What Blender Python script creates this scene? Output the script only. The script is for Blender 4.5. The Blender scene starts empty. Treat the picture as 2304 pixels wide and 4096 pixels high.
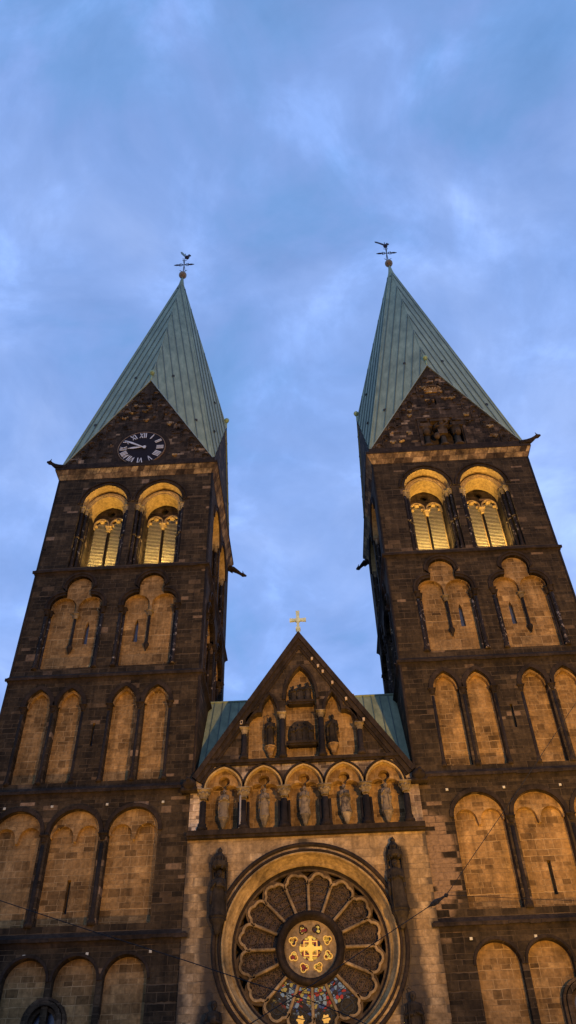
import bpy, math, random
from math import sin, cos, pi, radians, sqrt, atan2
from mathutils import Vector, Matrix
from mathutils.geometry import tessellate_polygon
random.seed(7)
S = bpy.context.scene
C = S.collection

# ------------------------------------------------------------------ materials
def newmat(name):
    m = bpy.data.materials.new(name); m.use_nodes = True
    nt = m.node_tree; b = nt.nodes['Principled BSDF']
    return m, nt, b
def N(nt, t, **kw):
    n = nt.nodes.new(t)
    for k, v in kw.items():
        if k in n.inputs: n.inputs[k].default_value = v
        else: setattr(n, k, v)
    return n
def math_(nt, op, a, b=None, clamp=False):
    n = nt.nodes.new('ShaderNodeMath'); n.operation = op; n.use_clamp = clamp
    for i, v in enumerate((a, b)):
        if v is None: continue
        if isinstance(v, (int, float)): n.inputs[i].default_value = v
        else: nt.links.new(v, n.inputs[i])
    return n.outputs[0]
def ramp(nt, fac, stops, interp='LINEAR'):
    n = nt.nodes.new('ShaderNodeValToRGB'); n.color_ramp.interpolation = interp
    e = n.color_ramp.elements
    while len(e) < len(stops): e.new(0.5)
    for i, (p, c) in enumerate(stops):
        e[i].position = p
        e[i].color = (c[0], c[1], c[2], 1) if not isinstance(c, (int, float)) else (c, c, c, 1)
    nt.links.new(fac, n.inputs[0]); return n.outputs[0]
def mix(nt, fac, a, b, mode='MIX'):
    n = nt.nodes.new('ShaderNodeMix'); n.data_type = 'RGBA'; n.blend_type = mode
    if isinstance(fac, (int, float)): n.inputs[0].default_value = fac
    else: nt.links.new(fac, n.inputs[0])
    for i, v in ((6, a), (7, b)):
        if isinstance(v, tuple): n.inputs[i].default_value = (v[0], v[1], v[2], 1)
        else: nt.links.new(v, n.inputs[i])
    return n.outputs[2]
def noise(nt, vec, scale, detail=4, rough=0.55, dist=0.):
    n = N(nt, 'ShaderNodeTexNoise'); n.inputs['Scale'].default_value = scale
    n.inputs['Distortion'].default_value = dist; n.inputs['Detail'].default_value = detail; n.inputs['Roughness'].default_value = rough
    if vec is not None: nt.links.new(vec, n.inputs['Vector'])
    return n.outputs['Fac']

def stone(name, stops, mortar, bw=0.9, bh=0.36, weather=0.5, blocks=True, overlay=None, msize=0.022, seed=0.0):
    m, nt, b = newmat(name); L = nt.links.new
    g = N(nt, 'ShaderNodeNewGeometry'); s = N(nt, 'ShaderNodeSeparateXYZ'); L(g.outputs['Position'], s.inputs[0])
    u = math_(nt, 'ADD', s.outputs['X'], s.outputs['Y']); u = math_(nt, 'ADD', u, 50.13 + seed)
    # coursing of uneven height
    zc = N(nt, 'ShaderNodeCombineXYZ'); L(s.outputs['Z'], zc.inputs[2])
    wz = noise(nt, zc.outputs[0], 0.7, 2)
    z = math_(nt, 'ADD', s.outputs['Z'], math_(nt, 'MULTIPLY', wz, 1.6))
    wob = noise(nt, g.outputs['Position'], 2.2, 2)
    z = math_(nt, 'ADD', z, math_(nt, 'MULTIPLY', wob, 0.05))
    cv = N(nt, 'ShaderNodeCombineXYZ'); L(u, cv.inputs[0]); L(z, cv.inputs[1])
    if blocks:
        br = N(nt, 'ShaderNodeTexBrick'); L(cv.outputs[0], br.inputs['Vector'])
        br.inputs['Color1'].default_value = (0, 0, 0, 1); br.inputs['Color2'].default_value = (1, 1, 1, 1)
        br.inputs['Mortar'].default_value = (0.5, 0.5, 0.5, 1); br.inputs['Scale'].default_value = 1
        br.inputs['Mortar Size'].default_value = msize; br.inputs['Mortar Smooth'].default_value = 0.4
        br.inputs['Brick Width'].default_value = bw; br.inputs['Row Height'].default_value = bh
        br.offset = 0.43; br.squash = 0.7; br.squash_frequency = 3
        v = br.outputs['Color']; mf = br.outputs['Fac']
    else:
        v = noise(nt, g.outputs['Position'], 1.3, 3); mf = None
    col = ramp(nt, v, stops)
    n1 = noise(nt, g.outputs['Position'], 0.55, 6, 0.6)
    n2 = noise(nt, g.outputs['Position'], 5.0, 5, 0.65)
    w1 = ramp(nt, n1, [(0.32, 1.0 - weather), (0.62, 1.0 + weather * 0.45)])
    w2 = ramp(nt, n2, [(0.3, 0.62), (0.7, 1.28)])
    col = mix(nt, 1.0, col, w1, 'MULTIPLY'); col = mix(nt, 1.0, col, w2, 'MULTIPLY')
    # rain streaks: long vertical stains
    sm_ = N(nt, 'ShaderNodeMapping'); sm_.inputs['Scale'].default_value = (2.6, 2.6, .16); L(g.outputs['Position'], sm_.inputs[0])
    col = mix(nt, 1.0, col, ramp(nt, noise(nt, sm_.outputs[0], 1.0, 5, .6), [(.34, 1 - weather * .7), (.55, 1.0), (.75, 1.12)]), 'MULTIPLY')
    if mf is not None:
        mk = math_(nt, 'MULTIPLY', mf, ramp(nt, noise(nt, g.outputs['Position'], 0.8, 3), [(0.4, 0.25), (0.6, 0.95)]))
        col = mix(nt, mk, col, mortar)
    if overlay: col = overlay(nt, col, s, v, n1, n2)
    L(col, b.inputs['Base Color']); b.inputs['Roughness'].default_value = 0.9
    b.inputs['Specular IOR Level'].default_value = 0.15
    bp = N(nt, 'ShaderNodeBump'); bp.inputs['Strength'].default_value = 0.9; bp.inputs['Distance'].default_value = 0.05
    h = math_(nt, 'MULTIPLY', n2, 1.0)
    if mf is not None:
        h = math_(nt, 'SUBTRACT', h, math_(nt, 'MULTIPLY', mf, 0.6))
        h = math_(nt, 'ADD', h, math_(nt, 'MULTIPLY', v, 0.35))
    L(h, bp.inputs['Height']); L(bp.outputs[0], b.inputs['Normal'])
    return m
def absn(nt, a): return math_(nt, 'ABSOLUTE', a)
def smooth(nt, a, lo, hi):
    n = N(nt, 'ShaderNodeMapRange'); n.clamp = True
    n.inputs[1].default_value = lo; n.inputs[2].default_value = hi; nt.links.new(a, n.inputs[0]); return n.outputs[0]

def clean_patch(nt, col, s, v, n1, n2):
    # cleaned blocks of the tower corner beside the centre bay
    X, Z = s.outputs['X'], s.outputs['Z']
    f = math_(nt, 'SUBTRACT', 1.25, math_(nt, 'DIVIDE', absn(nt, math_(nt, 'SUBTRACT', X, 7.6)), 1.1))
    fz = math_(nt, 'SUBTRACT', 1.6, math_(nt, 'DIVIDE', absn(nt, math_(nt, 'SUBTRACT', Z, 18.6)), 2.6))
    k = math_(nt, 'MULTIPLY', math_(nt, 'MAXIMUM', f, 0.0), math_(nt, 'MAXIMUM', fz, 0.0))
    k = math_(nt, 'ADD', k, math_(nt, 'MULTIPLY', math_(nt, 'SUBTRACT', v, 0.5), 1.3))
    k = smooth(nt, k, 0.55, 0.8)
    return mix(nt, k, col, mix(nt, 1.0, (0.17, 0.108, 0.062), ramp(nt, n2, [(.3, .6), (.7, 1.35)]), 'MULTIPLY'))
def soot_and_edge_shade(nt, col, s, v, n1, n2):
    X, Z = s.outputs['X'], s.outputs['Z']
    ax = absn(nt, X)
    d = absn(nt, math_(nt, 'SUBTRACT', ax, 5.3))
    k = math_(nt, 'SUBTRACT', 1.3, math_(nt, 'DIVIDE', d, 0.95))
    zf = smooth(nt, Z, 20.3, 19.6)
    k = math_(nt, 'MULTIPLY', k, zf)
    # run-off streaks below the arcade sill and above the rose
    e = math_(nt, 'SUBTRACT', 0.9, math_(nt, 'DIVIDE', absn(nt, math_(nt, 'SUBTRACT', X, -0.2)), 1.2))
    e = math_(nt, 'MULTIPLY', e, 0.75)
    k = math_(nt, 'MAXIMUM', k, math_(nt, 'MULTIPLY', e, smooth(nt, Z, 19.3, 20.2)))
    # shadow along the edges of the bay, painted into the colour
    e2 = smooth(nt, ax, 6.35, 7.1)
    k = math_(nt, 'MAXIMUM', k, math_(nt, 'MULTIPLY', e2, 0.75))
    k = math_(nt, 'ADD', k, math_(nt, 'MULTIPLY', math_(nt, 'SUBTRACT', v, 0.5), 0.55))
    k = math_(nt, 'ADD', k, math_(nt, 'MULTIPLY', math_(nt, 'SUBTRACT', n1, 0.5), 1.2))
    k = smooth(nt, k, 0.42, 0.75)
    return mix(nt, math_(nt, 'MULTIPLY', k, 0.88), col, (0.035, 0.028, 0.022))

M = {}
M['dark'] = stone('soot_dark_sandstone', [(0.0, (.024, .0165, .009)), (0.5, (.037, .025, .0135)), (0.85, (.052, .035, .0185)), (0.965, (.068, .045, .024)), (0.985, (.12, .08, .048)), (1.0, (.2, .135, .085))],
                  (.08, .055, .032), 0.95, 0.34, 0.65, overlay=clean_patch)
M['gable'] = stone('patchy_gable_sandstone', [(0.0, (.024, .017, .010)), (0.5, (.043, .029, .018)), (0.8, (.068, .046, .029)), (0.93, (.1, .068, .044)), (0.97, (.19, .13, .08)), (1.0, (.3, .21, .13))],
                  (.06, .042, .03), 0.62, 0.33, 0.75, seed=3.3)
M['cgable'] = stone('brown_gable_blocks', [(0.0, (.026, .018, .010)), (0.5, (.048, .032, .018)), (0.85, (.075, .05, .029)), (0.97, (.1, .066, .04)), (1.0, (.2, .135, .085))],
                  (.085, .058, .034), 0.8, 0.36, 0.65, seed=2.3)
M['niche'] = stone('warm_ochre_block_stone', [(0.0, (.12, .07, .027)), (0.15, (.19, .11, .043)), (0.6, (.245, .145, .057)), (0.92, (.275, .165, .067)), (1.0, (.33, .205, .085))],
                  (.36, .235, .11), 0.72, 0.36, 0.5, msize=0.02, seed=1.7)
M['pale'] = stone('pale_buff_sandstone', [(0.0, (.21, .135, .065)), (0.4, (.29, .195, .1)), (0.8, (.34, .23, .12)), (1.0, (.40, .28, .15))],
                  (.23, .155, .08), 1.05, 0.45, 0.35, overlay=soot_and_edge_shade, msize=0.014, seed=.4)
M['spandrel'] = stone('stained_buff_sandstone', [(0.0, (.10, .07, .05)), (0.3, (.26, .18, .12)), (0.8, (.42, .31, .2)), (1.0, (.5, .38, .26))],
                  (.30, .22, .14), 0.8, 0.36, 0.7, seed=.9)
M['trim'] = stone('dark_weathered_trim_stone', [(0.0, (.013, .0095, .007)), (1.0, (.042, .028, .019))], (.05, .04, .03), blocks=False, weather=.55)
M['cornice'] = stone('ochre_cornice_stone', [(0.0, (.05, .032, .018)), (0.3, (.17, .105, .05)), (0.7, (.3, .195, .09)), (1.0, (.42, .29, .14))], (.06, .04, .025), 0.8, 0.5, .8, seed=5.)
M['soffit'] = stone('clean_yellow_arch_stone', [(0.0, (.32, .21, .085)), (1.0, (.48, .33, .14))], (.25, .17, .09), blocks=False, weather=.25)
M['carved'] = stone('carved_capital_stone', [(0.0, (.06, .045, .03)), (0.5, (.2, .15, .09)), (1.0, (.42, .31, .18))], (.2, .15, .1), blocks=False, weather=.6)
M['stat_dark'] = stone('sooty_statue_stone', [(0.0, (.011, .009, .007)), (0.6, (.032, .024, .017)), (1.0, (.12, .085, .05))], (0, 0, 0), blocks=False, weather=.7)
M['ringst'] = stone('ochre_ring_stone', [(0.0, (.2, .13, .055)), (1.0, (.40, .27, .12))], (.2, .15, .1), blocks=False, weather=.5)
M['relief'] = stone('grimy_relief_stone', [(0.0, (.025, .018, .011)), (0.6, (.08, .053, .03)), (1.0, (.24, .16, .085))], (.2, .15, .1), blocks=False, weather=.65)
M['carvdk'] = stone('brown_tracery_stone', [(0.0, (.05, .033, .018)), (1.0, (.15, .1, .055))], (.2, .15, .1), blocks=False, weather=.5)
M['soffit2'] = stone('weathered_tracery_stone', [(0.0, (.15, .1, .05)), (1.0, (.38, .26, .13))], (.2, .15, .1), blocks=False, weather=.5)
def speck(nt, col, s, v, n1, n2):
    g = N(nt, 'ShaderNodeNewGeometry')
    k = smooth(nt, noise(nt, g.outputs['Position'], 3.2, 3, .7), .60, .68)  # sparkle highlights on the carved shafts, painted as pale specks
    return mix(nt, k, col, (.3, .22, .15))
M['speck'] = stone('dark_shaft_stone_painted_glints', [(0.0, (.012, .009, .007)), (1.0, (.045, .03, .022))], (.05, .04, .03), blocks=False, weather=.55, overlay=speck)
def statue_stain(nt, col, s, v, n1, n2):
    k = smooth(nt, math_(nt, 'ADD', math_(nt, 'MULTIPLY', n2, .8), math_(nt, 'MULTIPLY', n1, .6)), .55, .85)
    return mix(nt, k, col, (.05, .04, .033))
M['stat'] = stone('weathered_statue_stone', [(0.0, (.2, .15, .1)), (1.0, (.48, .36, .22))], (0, 0, 0), blocks=False, weather=.5, overlay=statue_stain)

def simple(name, col, rough=.6, metal=0., vary=.25, scale=3., emit=None, es=0):
    m, nt, b = newmat(name)
    g = N(nt, 'ShaderNodeNewGeometry')
    n = noise(nt, g.outputs['Position'], scale, 5)
    w = ramp(nt, n, [(.3, 1 - vary), (.7, 1 + vary)])
    nt.links.new(mix(nt, 1.0, col, w, 'MULTIPLY'), b.inputs['Base Color'])
    b.inputs['Roughness'].default_value = rough; b.inputs['Metallic'].default_value = metal
    if emit:
        b.inputs['Emission Color'].default_value = (*emit, 1); b.inputs['Emission Strength'].default_value = es
    return m
def copper():
    m, nt, b = newmat('verdigris_copper'); L = nt.links.new
    g = N(nt, 'ShaderNodeNewGeometry')
    mp = N(nt, 'ShaderNodeMapping'); mp.inputs['Scale'].default_value = (2.2, 2.2, .25); L(g.outputs['Position'], mp.inputs[0])
    a = noise(nt, mp.outputs[0], 1.2, 6, .65); c = noise(nt, g.outputs['Position'], .35, 4)
    col = ramp(nt, a, [(.28, (.16, .2, .125)), (.5, (.225, .265, .165)), (.72, (.30, .34, .21))])
    col = mix(nt, 1.0, col, ramp(nt, c, [(.3, .78), (.7, 1.12)]), 'MULTIPLY')
    L(col, b.inputs['Base Color']); b.inputs['Roughness'].default_value = .62
    b.inputs['Specular IOR Level'].default_value = .35
    bp = N(nt, 'ShaderNodeBump'); bp.inputs['Strength'].default_value = .35; bp.inputs['Distance'].default_value = .03
    L(a, bp.inputs['Height']); L(bp.outputs[0], b.inputs['Normal'])
    return m
M['copper'] = copper()
M['seam'] = simple('dark_copper_seam', (.085, .115, .095), .6)
M['hook'] = simple('black_iron_hook', (.012, .012, .012), .6)
M['verge'] = simple('grey_lead_verge', (.2, .25, .22), .6)
M['black'] = simple('black_clock_enamel', (.010, .009, .014), .85, vary=.1)
M['black'].node_tree.nodes['Principled BSDF'].inputs['Specular IOR Level'].default_value = .15
M['numeral'] = simple('silvery_white_paint', (.46, .46, .47), .5, vary=.12)
M['gold'] = simple('dull_gilding', (.5, .34, .12), .45, .6)
M['brass'] = simple('tarnished_gilt_copper', (.26, .15, .07), .5, .5, .4, 6)
M['iron'] = simple('dark_wrought_iron', (.035, .03, .045), .6, .3)
M['crossm'] = simple('pale_gilded_stone', (.42, .47, .32), .6)
M['finial'] = simple('green_gilt_finial', (.26, .34, .16), .5, .2)
M['louvre'] = simple('pale_wooden_louvre', (.5, .42, .28), .7, vary=.3, scale=5)
M['void'] = simple('dark_opening', (.01, .011, .016), .8)
M['slitglass'] = simple('dark_blue_window_glass', (.03, .035, .06), .25)
M['anchor'] = simple('pale_anchor_plate', (.42, .38, .28), .6)
M['cable'] = simple('black_cable', (.006, .005, .005), 1.0)
M['paving'] = stone('square_paving_setts', [(0, (.12, .11, .1)), (1, (.2, .18, .16))], (.05, .05, .05), .3, .3, .3)
M['plainwhite'] = simple('fresh_pale_stone', (.38, .28, .17), .8)

def glass(name, lit):
    m, nt, b = newmat(name); L = nt.links.new
    g = N(nt, 'ShaderNodeNewGeometry')
    v = N(nt, 'ShaderNodeTexVoronoi'); v.inputs['Scale'].default_value = 5.5 if lit != 'dark' else 9; L(g.outputs['Position'], v.inputs['Vector'])
    e = N(nt, 'ShaderNodeTexVoronoi', feature='DISTANCE_TO_EDGE'); e.inputs['Scale'].default_value = v.inputs['Scale'].default_value; L(g.outputs['Position'], e.inputs['Vector'])
    lead = ramp(nt, e.outputs['Distance'], [(.03, 0.0), (.07, 1.0)])
    sp = N(nt, 'ShaderNodeSeparateColor'); L(v.outputs['Color'], sp.inputs[0])
    if lit == 'dark':
        col = ramp(nt, sp.outputs[0], [(0, (.014, .011, .009)), (.6, (.03, .02, .015)), (1, (.07, .042, .028))])
        col = mix(nt, lead, (.11, .075, .045), col)
        L(col, b.inputs['Base Color']); b.inputs['Roughness'].default_value = .7; b.inputs['Specular IOR Level'].default_value = .12
        bp = N(nt, 'ShaderNodeBump'); bp.inputs['Strength'].default_value = .6; bp.inputs['Distance'].default_value = .03
        L(e.outputs['Distance'], bp.inputs['Height']); L(bp.outputs[0], b.inputs['Normal'])
        return m
    if lit == 'colour':
        col = ramp(nt, sp.outputs[0], [(0, (.06, .09, .2)), (.14, (.28, .32, .36)), (.34, (.6, .04, .03)), (.5, (.05, .05, .08)), (.6, (.38, .38, .36)), (.72, (.02, .015, .02)), (.84, (.6, .36, .08))], 'CONSTANT')
        st = .5
    else:
        col = ramp(nt, sp.outputs[0], [(0, (.8, .42, .05)), (.25, (.55, .22, .03)), (.45, (.03, .02, .03)), (.6, (.25, .02, .02)), (.75, (.9, .55, .1))], 'CONSTANT')
        st = .75
    b.inputs['Base Color'].default_value = (.02, .015, .01, 1); b.inputs['Roughness'].default_value = .7; b.inputs['Specular IOR Level'].default_value = .12
    if lit == 'colour':      # only the inner panes of each petal are lit from within
        s3 = N(nt, 'ShaderNodeSeparateXYZ'); L(g.outputs['Position'], s3.inputs[0])
        zz = math_(nt, 'SUBTRACT', s3.outputs['Z'], 14.86)
        rr = math_(nt, 'SQRT', math_(nt, 'ADD', math_(nt, 'MULTIPLY', zz, zz), math_(nt, 'MULTIPLY', s3.outputs['X'], s3.outputs['X'])))
        rr = math_(nt, 'ADD', rr, math_(nt, 'MULTIPLY', sp.outputs[1], .5))
        col = mix(nt, smooth(nt, rr, 3.1, 3.35), col, (.03, .02, .012))
    L(mix(nt, lead, (0, 0, 0), col), b.inputs['Emission Color'])
    b.inputs['Emission Strength'].default_value = st
    return m
M['gdark'] = glass('unlit_stained_glass', 'dark'); M['gcol'] = glass('lit_blue_red_stained_glass', 'colour'); M['ggold'] = glass('lit_amber_stained_glass', 'gold')
M['goldlit'] = simple('lit_golden_glass', (.4, .25, .05), .4, emit=(1.0, .55, .05), es=.75)
M['goldlit2'] = simple('lit_bright_yellow_glass', (.4, .25, .05), .4, emit=(1.0, .55, .05), es=.62)
M['golddim'] = simple('dim_amber_glass', (.4, .25, .05), .4, emit=(.75, .36, .04), es=.6)
M['redlit'] = simple('lit_dark_red_glass', (.1, .01, .01), .4, emit=(.35, .03, .03), es=.6)

# ------------------------------------------------------------------ mesh builder
class MB:
    def __init__(s, T=None): s.v = []; s.f = []; s.m = []; s.T = T; s.cm = 0
    def add(s, vs, fs, T=None):
        T = T or s.T; o = len(s.v)
        for p in vs: s.v.append(T(p) if T else tuple(p))
        for f in fs: s.f.append([i + o for i in f]); s.m.append(s.cm)
        return s
    def box(s, x0, x1, y0, y1, z0, z1):
        return s.add([(x0, y0, z0), (x1, y0, z0), (x1, y1, z0), (x0, y1, z0), (x0, y0, z1), (x1, y0, z1), (x1, y1, z1), (x0, y1, z1)],
                     [(0, 1, 5, 4), (1, 2, 6, 5), (2, 3, 7, 6), (3, 0, 4, 7), (4, 5, 6, 7), (3, 2, 1, 0)])
    def tube(s, p0, p1, r0, r1=None, n=8):
        r1 = r0 if r1 is None else r1
        a = Vector(p0); b = Vector(p1); d = (b - a).normalized()
        q = d.orthogonal().normalized(); w = d.cross(q); vs = []
        for c, r in ((a, r0), (b, r1)):
            for i in range(n):
                t = 2 * pi * i / n; vs.append(tuple(c + (q * cos(t) + w * sin(t)) * r))
        fs = [(i, (i + 1) % n, n + (i + 1) % n, n + i) for i in range(n)] + [tuple(range(n))[::-1], tuple(range(n, 2 * n))]
        return s.add(vs, fs)
    def path(s, pts, r, n=6):
        for a, b, k in zip(pts[:-1], pts[1:], range(len(pts))):
            ra = r[k] if isinstance(r, (list, tuple)) else r; rb = r[k + 1] if isinstance(r, (list, tuple)) else r
            s.tube(a, b, ra, rb, n)
        return s
    def lathe(s, prof, c=(0, 0, 0), n=14, sx=1, sy=1):      # profile of (r, z)
        vs = []; fs = []
        for r, z in prof:
            for i in range(n):
                t = 2 * pi * i / n; vs.append((c[0] + r * cos(t) * sx, c[1] + r * sin(t) * sy, c[2] + z))
        for k in range(len(prof) - 1):
            for i in range(n):
                j = (i + 1) % n; fs.append((k * n + i, k * n + j, (k + 1) * n + j, (k + 1) * n + i))
        fs += [tuple(range(n))[::-1], tuple(range((len(prof) - 1) * n, len(prof) * n))]
        return s.add(vs, fs)
    def ball(s, c, r, n=12, sz=1.):
        pr = [(max(.001, r * sin(pi * k / n)), -r * sz * cos(pi * k / n)) for k in range(n + 1)]
        return s.lathe(pr, c, n + 2)
    def plate(s, outer, holes, y0, jamb=None, jm=None, edge=None):
        """front sheet at depth y0 with openings; jamb: depth to which the reveals run; edge: same round the outside"""
        polys = [outer] + list(holes)
        tris = tessellate_polygon([[Vector((x, z, 0)) for x, z in p] for p in polys])
        flat = [(x, y0, z) for p in polys for x, z in p]
        s.add(flat, [tuple(t) for t in tris])
        if jamb is not None:
            cm = s.cm
            if jm is not None: s.cm = jm
            for h in holes: s.skirt(h, y0, jamb, True)
            s.cm = cm
        if edge is not None: s.skirt(outer, y0, edge, True)
        return s
    def skirt(s, poly, y0, y1, close=False):
        n = len(poly); vs = [(x, y0, z) for x, z in poly] + [(x, y1, z) for x, z in poly]
        return s.add(vs, [(i, (i + 1) % n, n + (i + 1) % n, n + i) for i in range(n if close else n - 1)])
    def solid(s, poly, y0, y1):
        s.plate(poly, [], y0, edge=y1)
        return s.plate(poly, [], y1)
    def band(s, path, w0, w1, y0, y1):
        """moulding that follows an open path, from offset w0 to w1 (outwards), between depths y0 and y1"""
        a = offset(path, w0); b = offset(path, w1); n = len(path)
        vs = [(x, y0, z) for x, z in a] + [(x, y0, z) for x, z in b] + [(x, y1, z) for x, z in a] + [(x, y1, z) for x, z in b]
        fs = []
        for i in range(n - 1):
            fs += [(i, i + 1, n + i + 1, n + i), (2 * n + i, 2 * n + i + 1, i + 1, i), (n + i, n + i + 1, 3 * n + i + 1, 3 * n + i), (3 * n + i, 3 * n + i + 1, 2 * n + i + 1, 2 * n + i)]
        fs += [(0, n, 3 * n, 2 * n), (n - 1, 2 * n - 1, 4 * n - 1, 3 * n - 1)]
        return s.add(vs, fs)
    def build(s, name, mats, parent=None, smooth_=False, label=None, kind=None):
        me = bpy.data.meshes.new(name); me.from_pydata(s.v, [], s.f)
        for m in (mats if isinstance(mats, (list, tuple)) else [mats]): me.materials.append(m)
        for p, k in zip(me.polygons, s.m): p.material_index = k; p.use_smooth = smooth_
        me.validate(); me.update()
        o = bpy.data.objects.new(name, me); C.objects.link(o)
        if parent: o.parent = parent
        if label: o['label'] = label
        if kind: o['kind'] = kind
        return o
def offset(path, w):
    n = len(path); out = []
    for i in range(n):
        a = Vector(path[max(i - 1, 0)]); b = Vector(path[min(i + 1, n - 1)]); d = (b - a)
        if d.length < 1e-9: d = Vector((0, 1))
        d.normalize(); nn = Vector((-d.y, d.x)); p = Vector(path[i])
        out.append(tuple(p + nn * w))
    return out
def arch(cx, hw, zb, zs, za, n=18):
    """opening outline: up the left side, round or pointed head, down the right"""
    h = za - zs; pts = [(cx - hw, zb)]
    if h <= hw * 1.02:
        for i in range(n + 1):
            t = pi - pi * i / n; pts.append((cx + hw * cos(t), zs + h * sin(t)))
    else:
        r = (h * h + hw * hw) / (2 * hw); a = math.asin(min(1, h / r)); L = []
        for i in range(n // 2 + 1):
            t = pi - a * i / (n // 2); L.append((cx - hw + r + r * cos(t), zs + r * sin(t)))
        pts += L + [(2 * cx - x, z) for x, z in L[::-1][1:]]
    pts.append((cx + hw, zb)); return pts
def arc(cx, cz, r, a0, a1, n=8):
    return [(cx + r * cos(radians(a0 + (a1 - a0) * i / n)), cz + r * sin(radians(a0 + (a1 - a0) * i / n))) for i in range(n + 1)]
def trefoil(cx, hw, zb, zs, rs, za, rt):
    p = [(cx - hw, zb)] + arc(cx - hw + rs, zs, rs, 180, 62) + arc(cx, za - rt, rt, 198, -18, 14)
    p += arc(cx + hw - rs, zs, rs, 118, 0) + [(cx + hw, zb)]
    return p
def tref3(c, hw, zb=33.35, o=0.):
    p = [(c - hw - o, zb)] + arc(c - hw + .98, 38.95, .98 + o, 180, 86) + arch(c, 1.0 + o * .95, 0, 40.7, 41.76 + o, 14)[1:-1] + arc(c + hw - .98, 38.95, .98 + o, 94, 0) + [(c + hw + o, zb)]
    return p
def column(mb, x, y, z0, z1, r, cap=.45, base=.35, n=10):
    mb.lathe([(r * 1.7, 0), (r * 1.7, base * .45), (r * 1.25, base * .6), (r * 1.35, base * .8), (r, base), (r * .96, z1 - z0 - cap)], (x, y, z0), n)
def capital(mb, x, y, z1, r, cap=.45, n=10):
    mb.lathe([(r * 1.0, -cap), (r * 1.2, -cap * .95), (r * 1.1, -cap * .85), (r * 1.6, -cap * .45), (r * 1.35, -cap * .38), (r * 2.1, -cap * .12)], (x, y, z1), n)
    mb.box(x - r * 2.0, x + r * 2.0, y - r * 2.0, y + r * 2.0, z1 - cap * .12, z1)

def empty(name, loc=(0, 0, 0), parent=None, **props):
    o = bpy.data.objects.new(name, None); C.objects.link(o); o.location = loc; o.empty_display_size = .5
    if parent: o.parent = parent
    for k, v in props.items(): o[k] = v
    return o

# ------------------------------------------------------------------ the cathedral
cath = empty('cathedral', (0, 0, 0), label='dark sandstone cathedral with two green-spired towers and a rose window', category='cathedral')
HW = 6.75; DEP = 13.3; TCX = 13.75; GZ = 54.65; PZ = 66.65; TIP = 97.55
ST = dict(Z1=42.35, Z2=32.55, Z3=24.15, Z4=15.55)

def face_maps(side):
    sg = -1 if side == 'left' else 1
    cx = sg * TCX
    front = lambda p: (cx - sg * p[0] * -1 if False else cx + p[0], p[1], p[2])
    if sg < 0: inner = lambda p: (-7.0 - p[1], DEP / 2 + p[0], p[2])
    else: inner = lambda p: (7.0 + p[1], DEP / 2 - p[0], p[2])
    return sg, cx, front, inner

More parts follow.
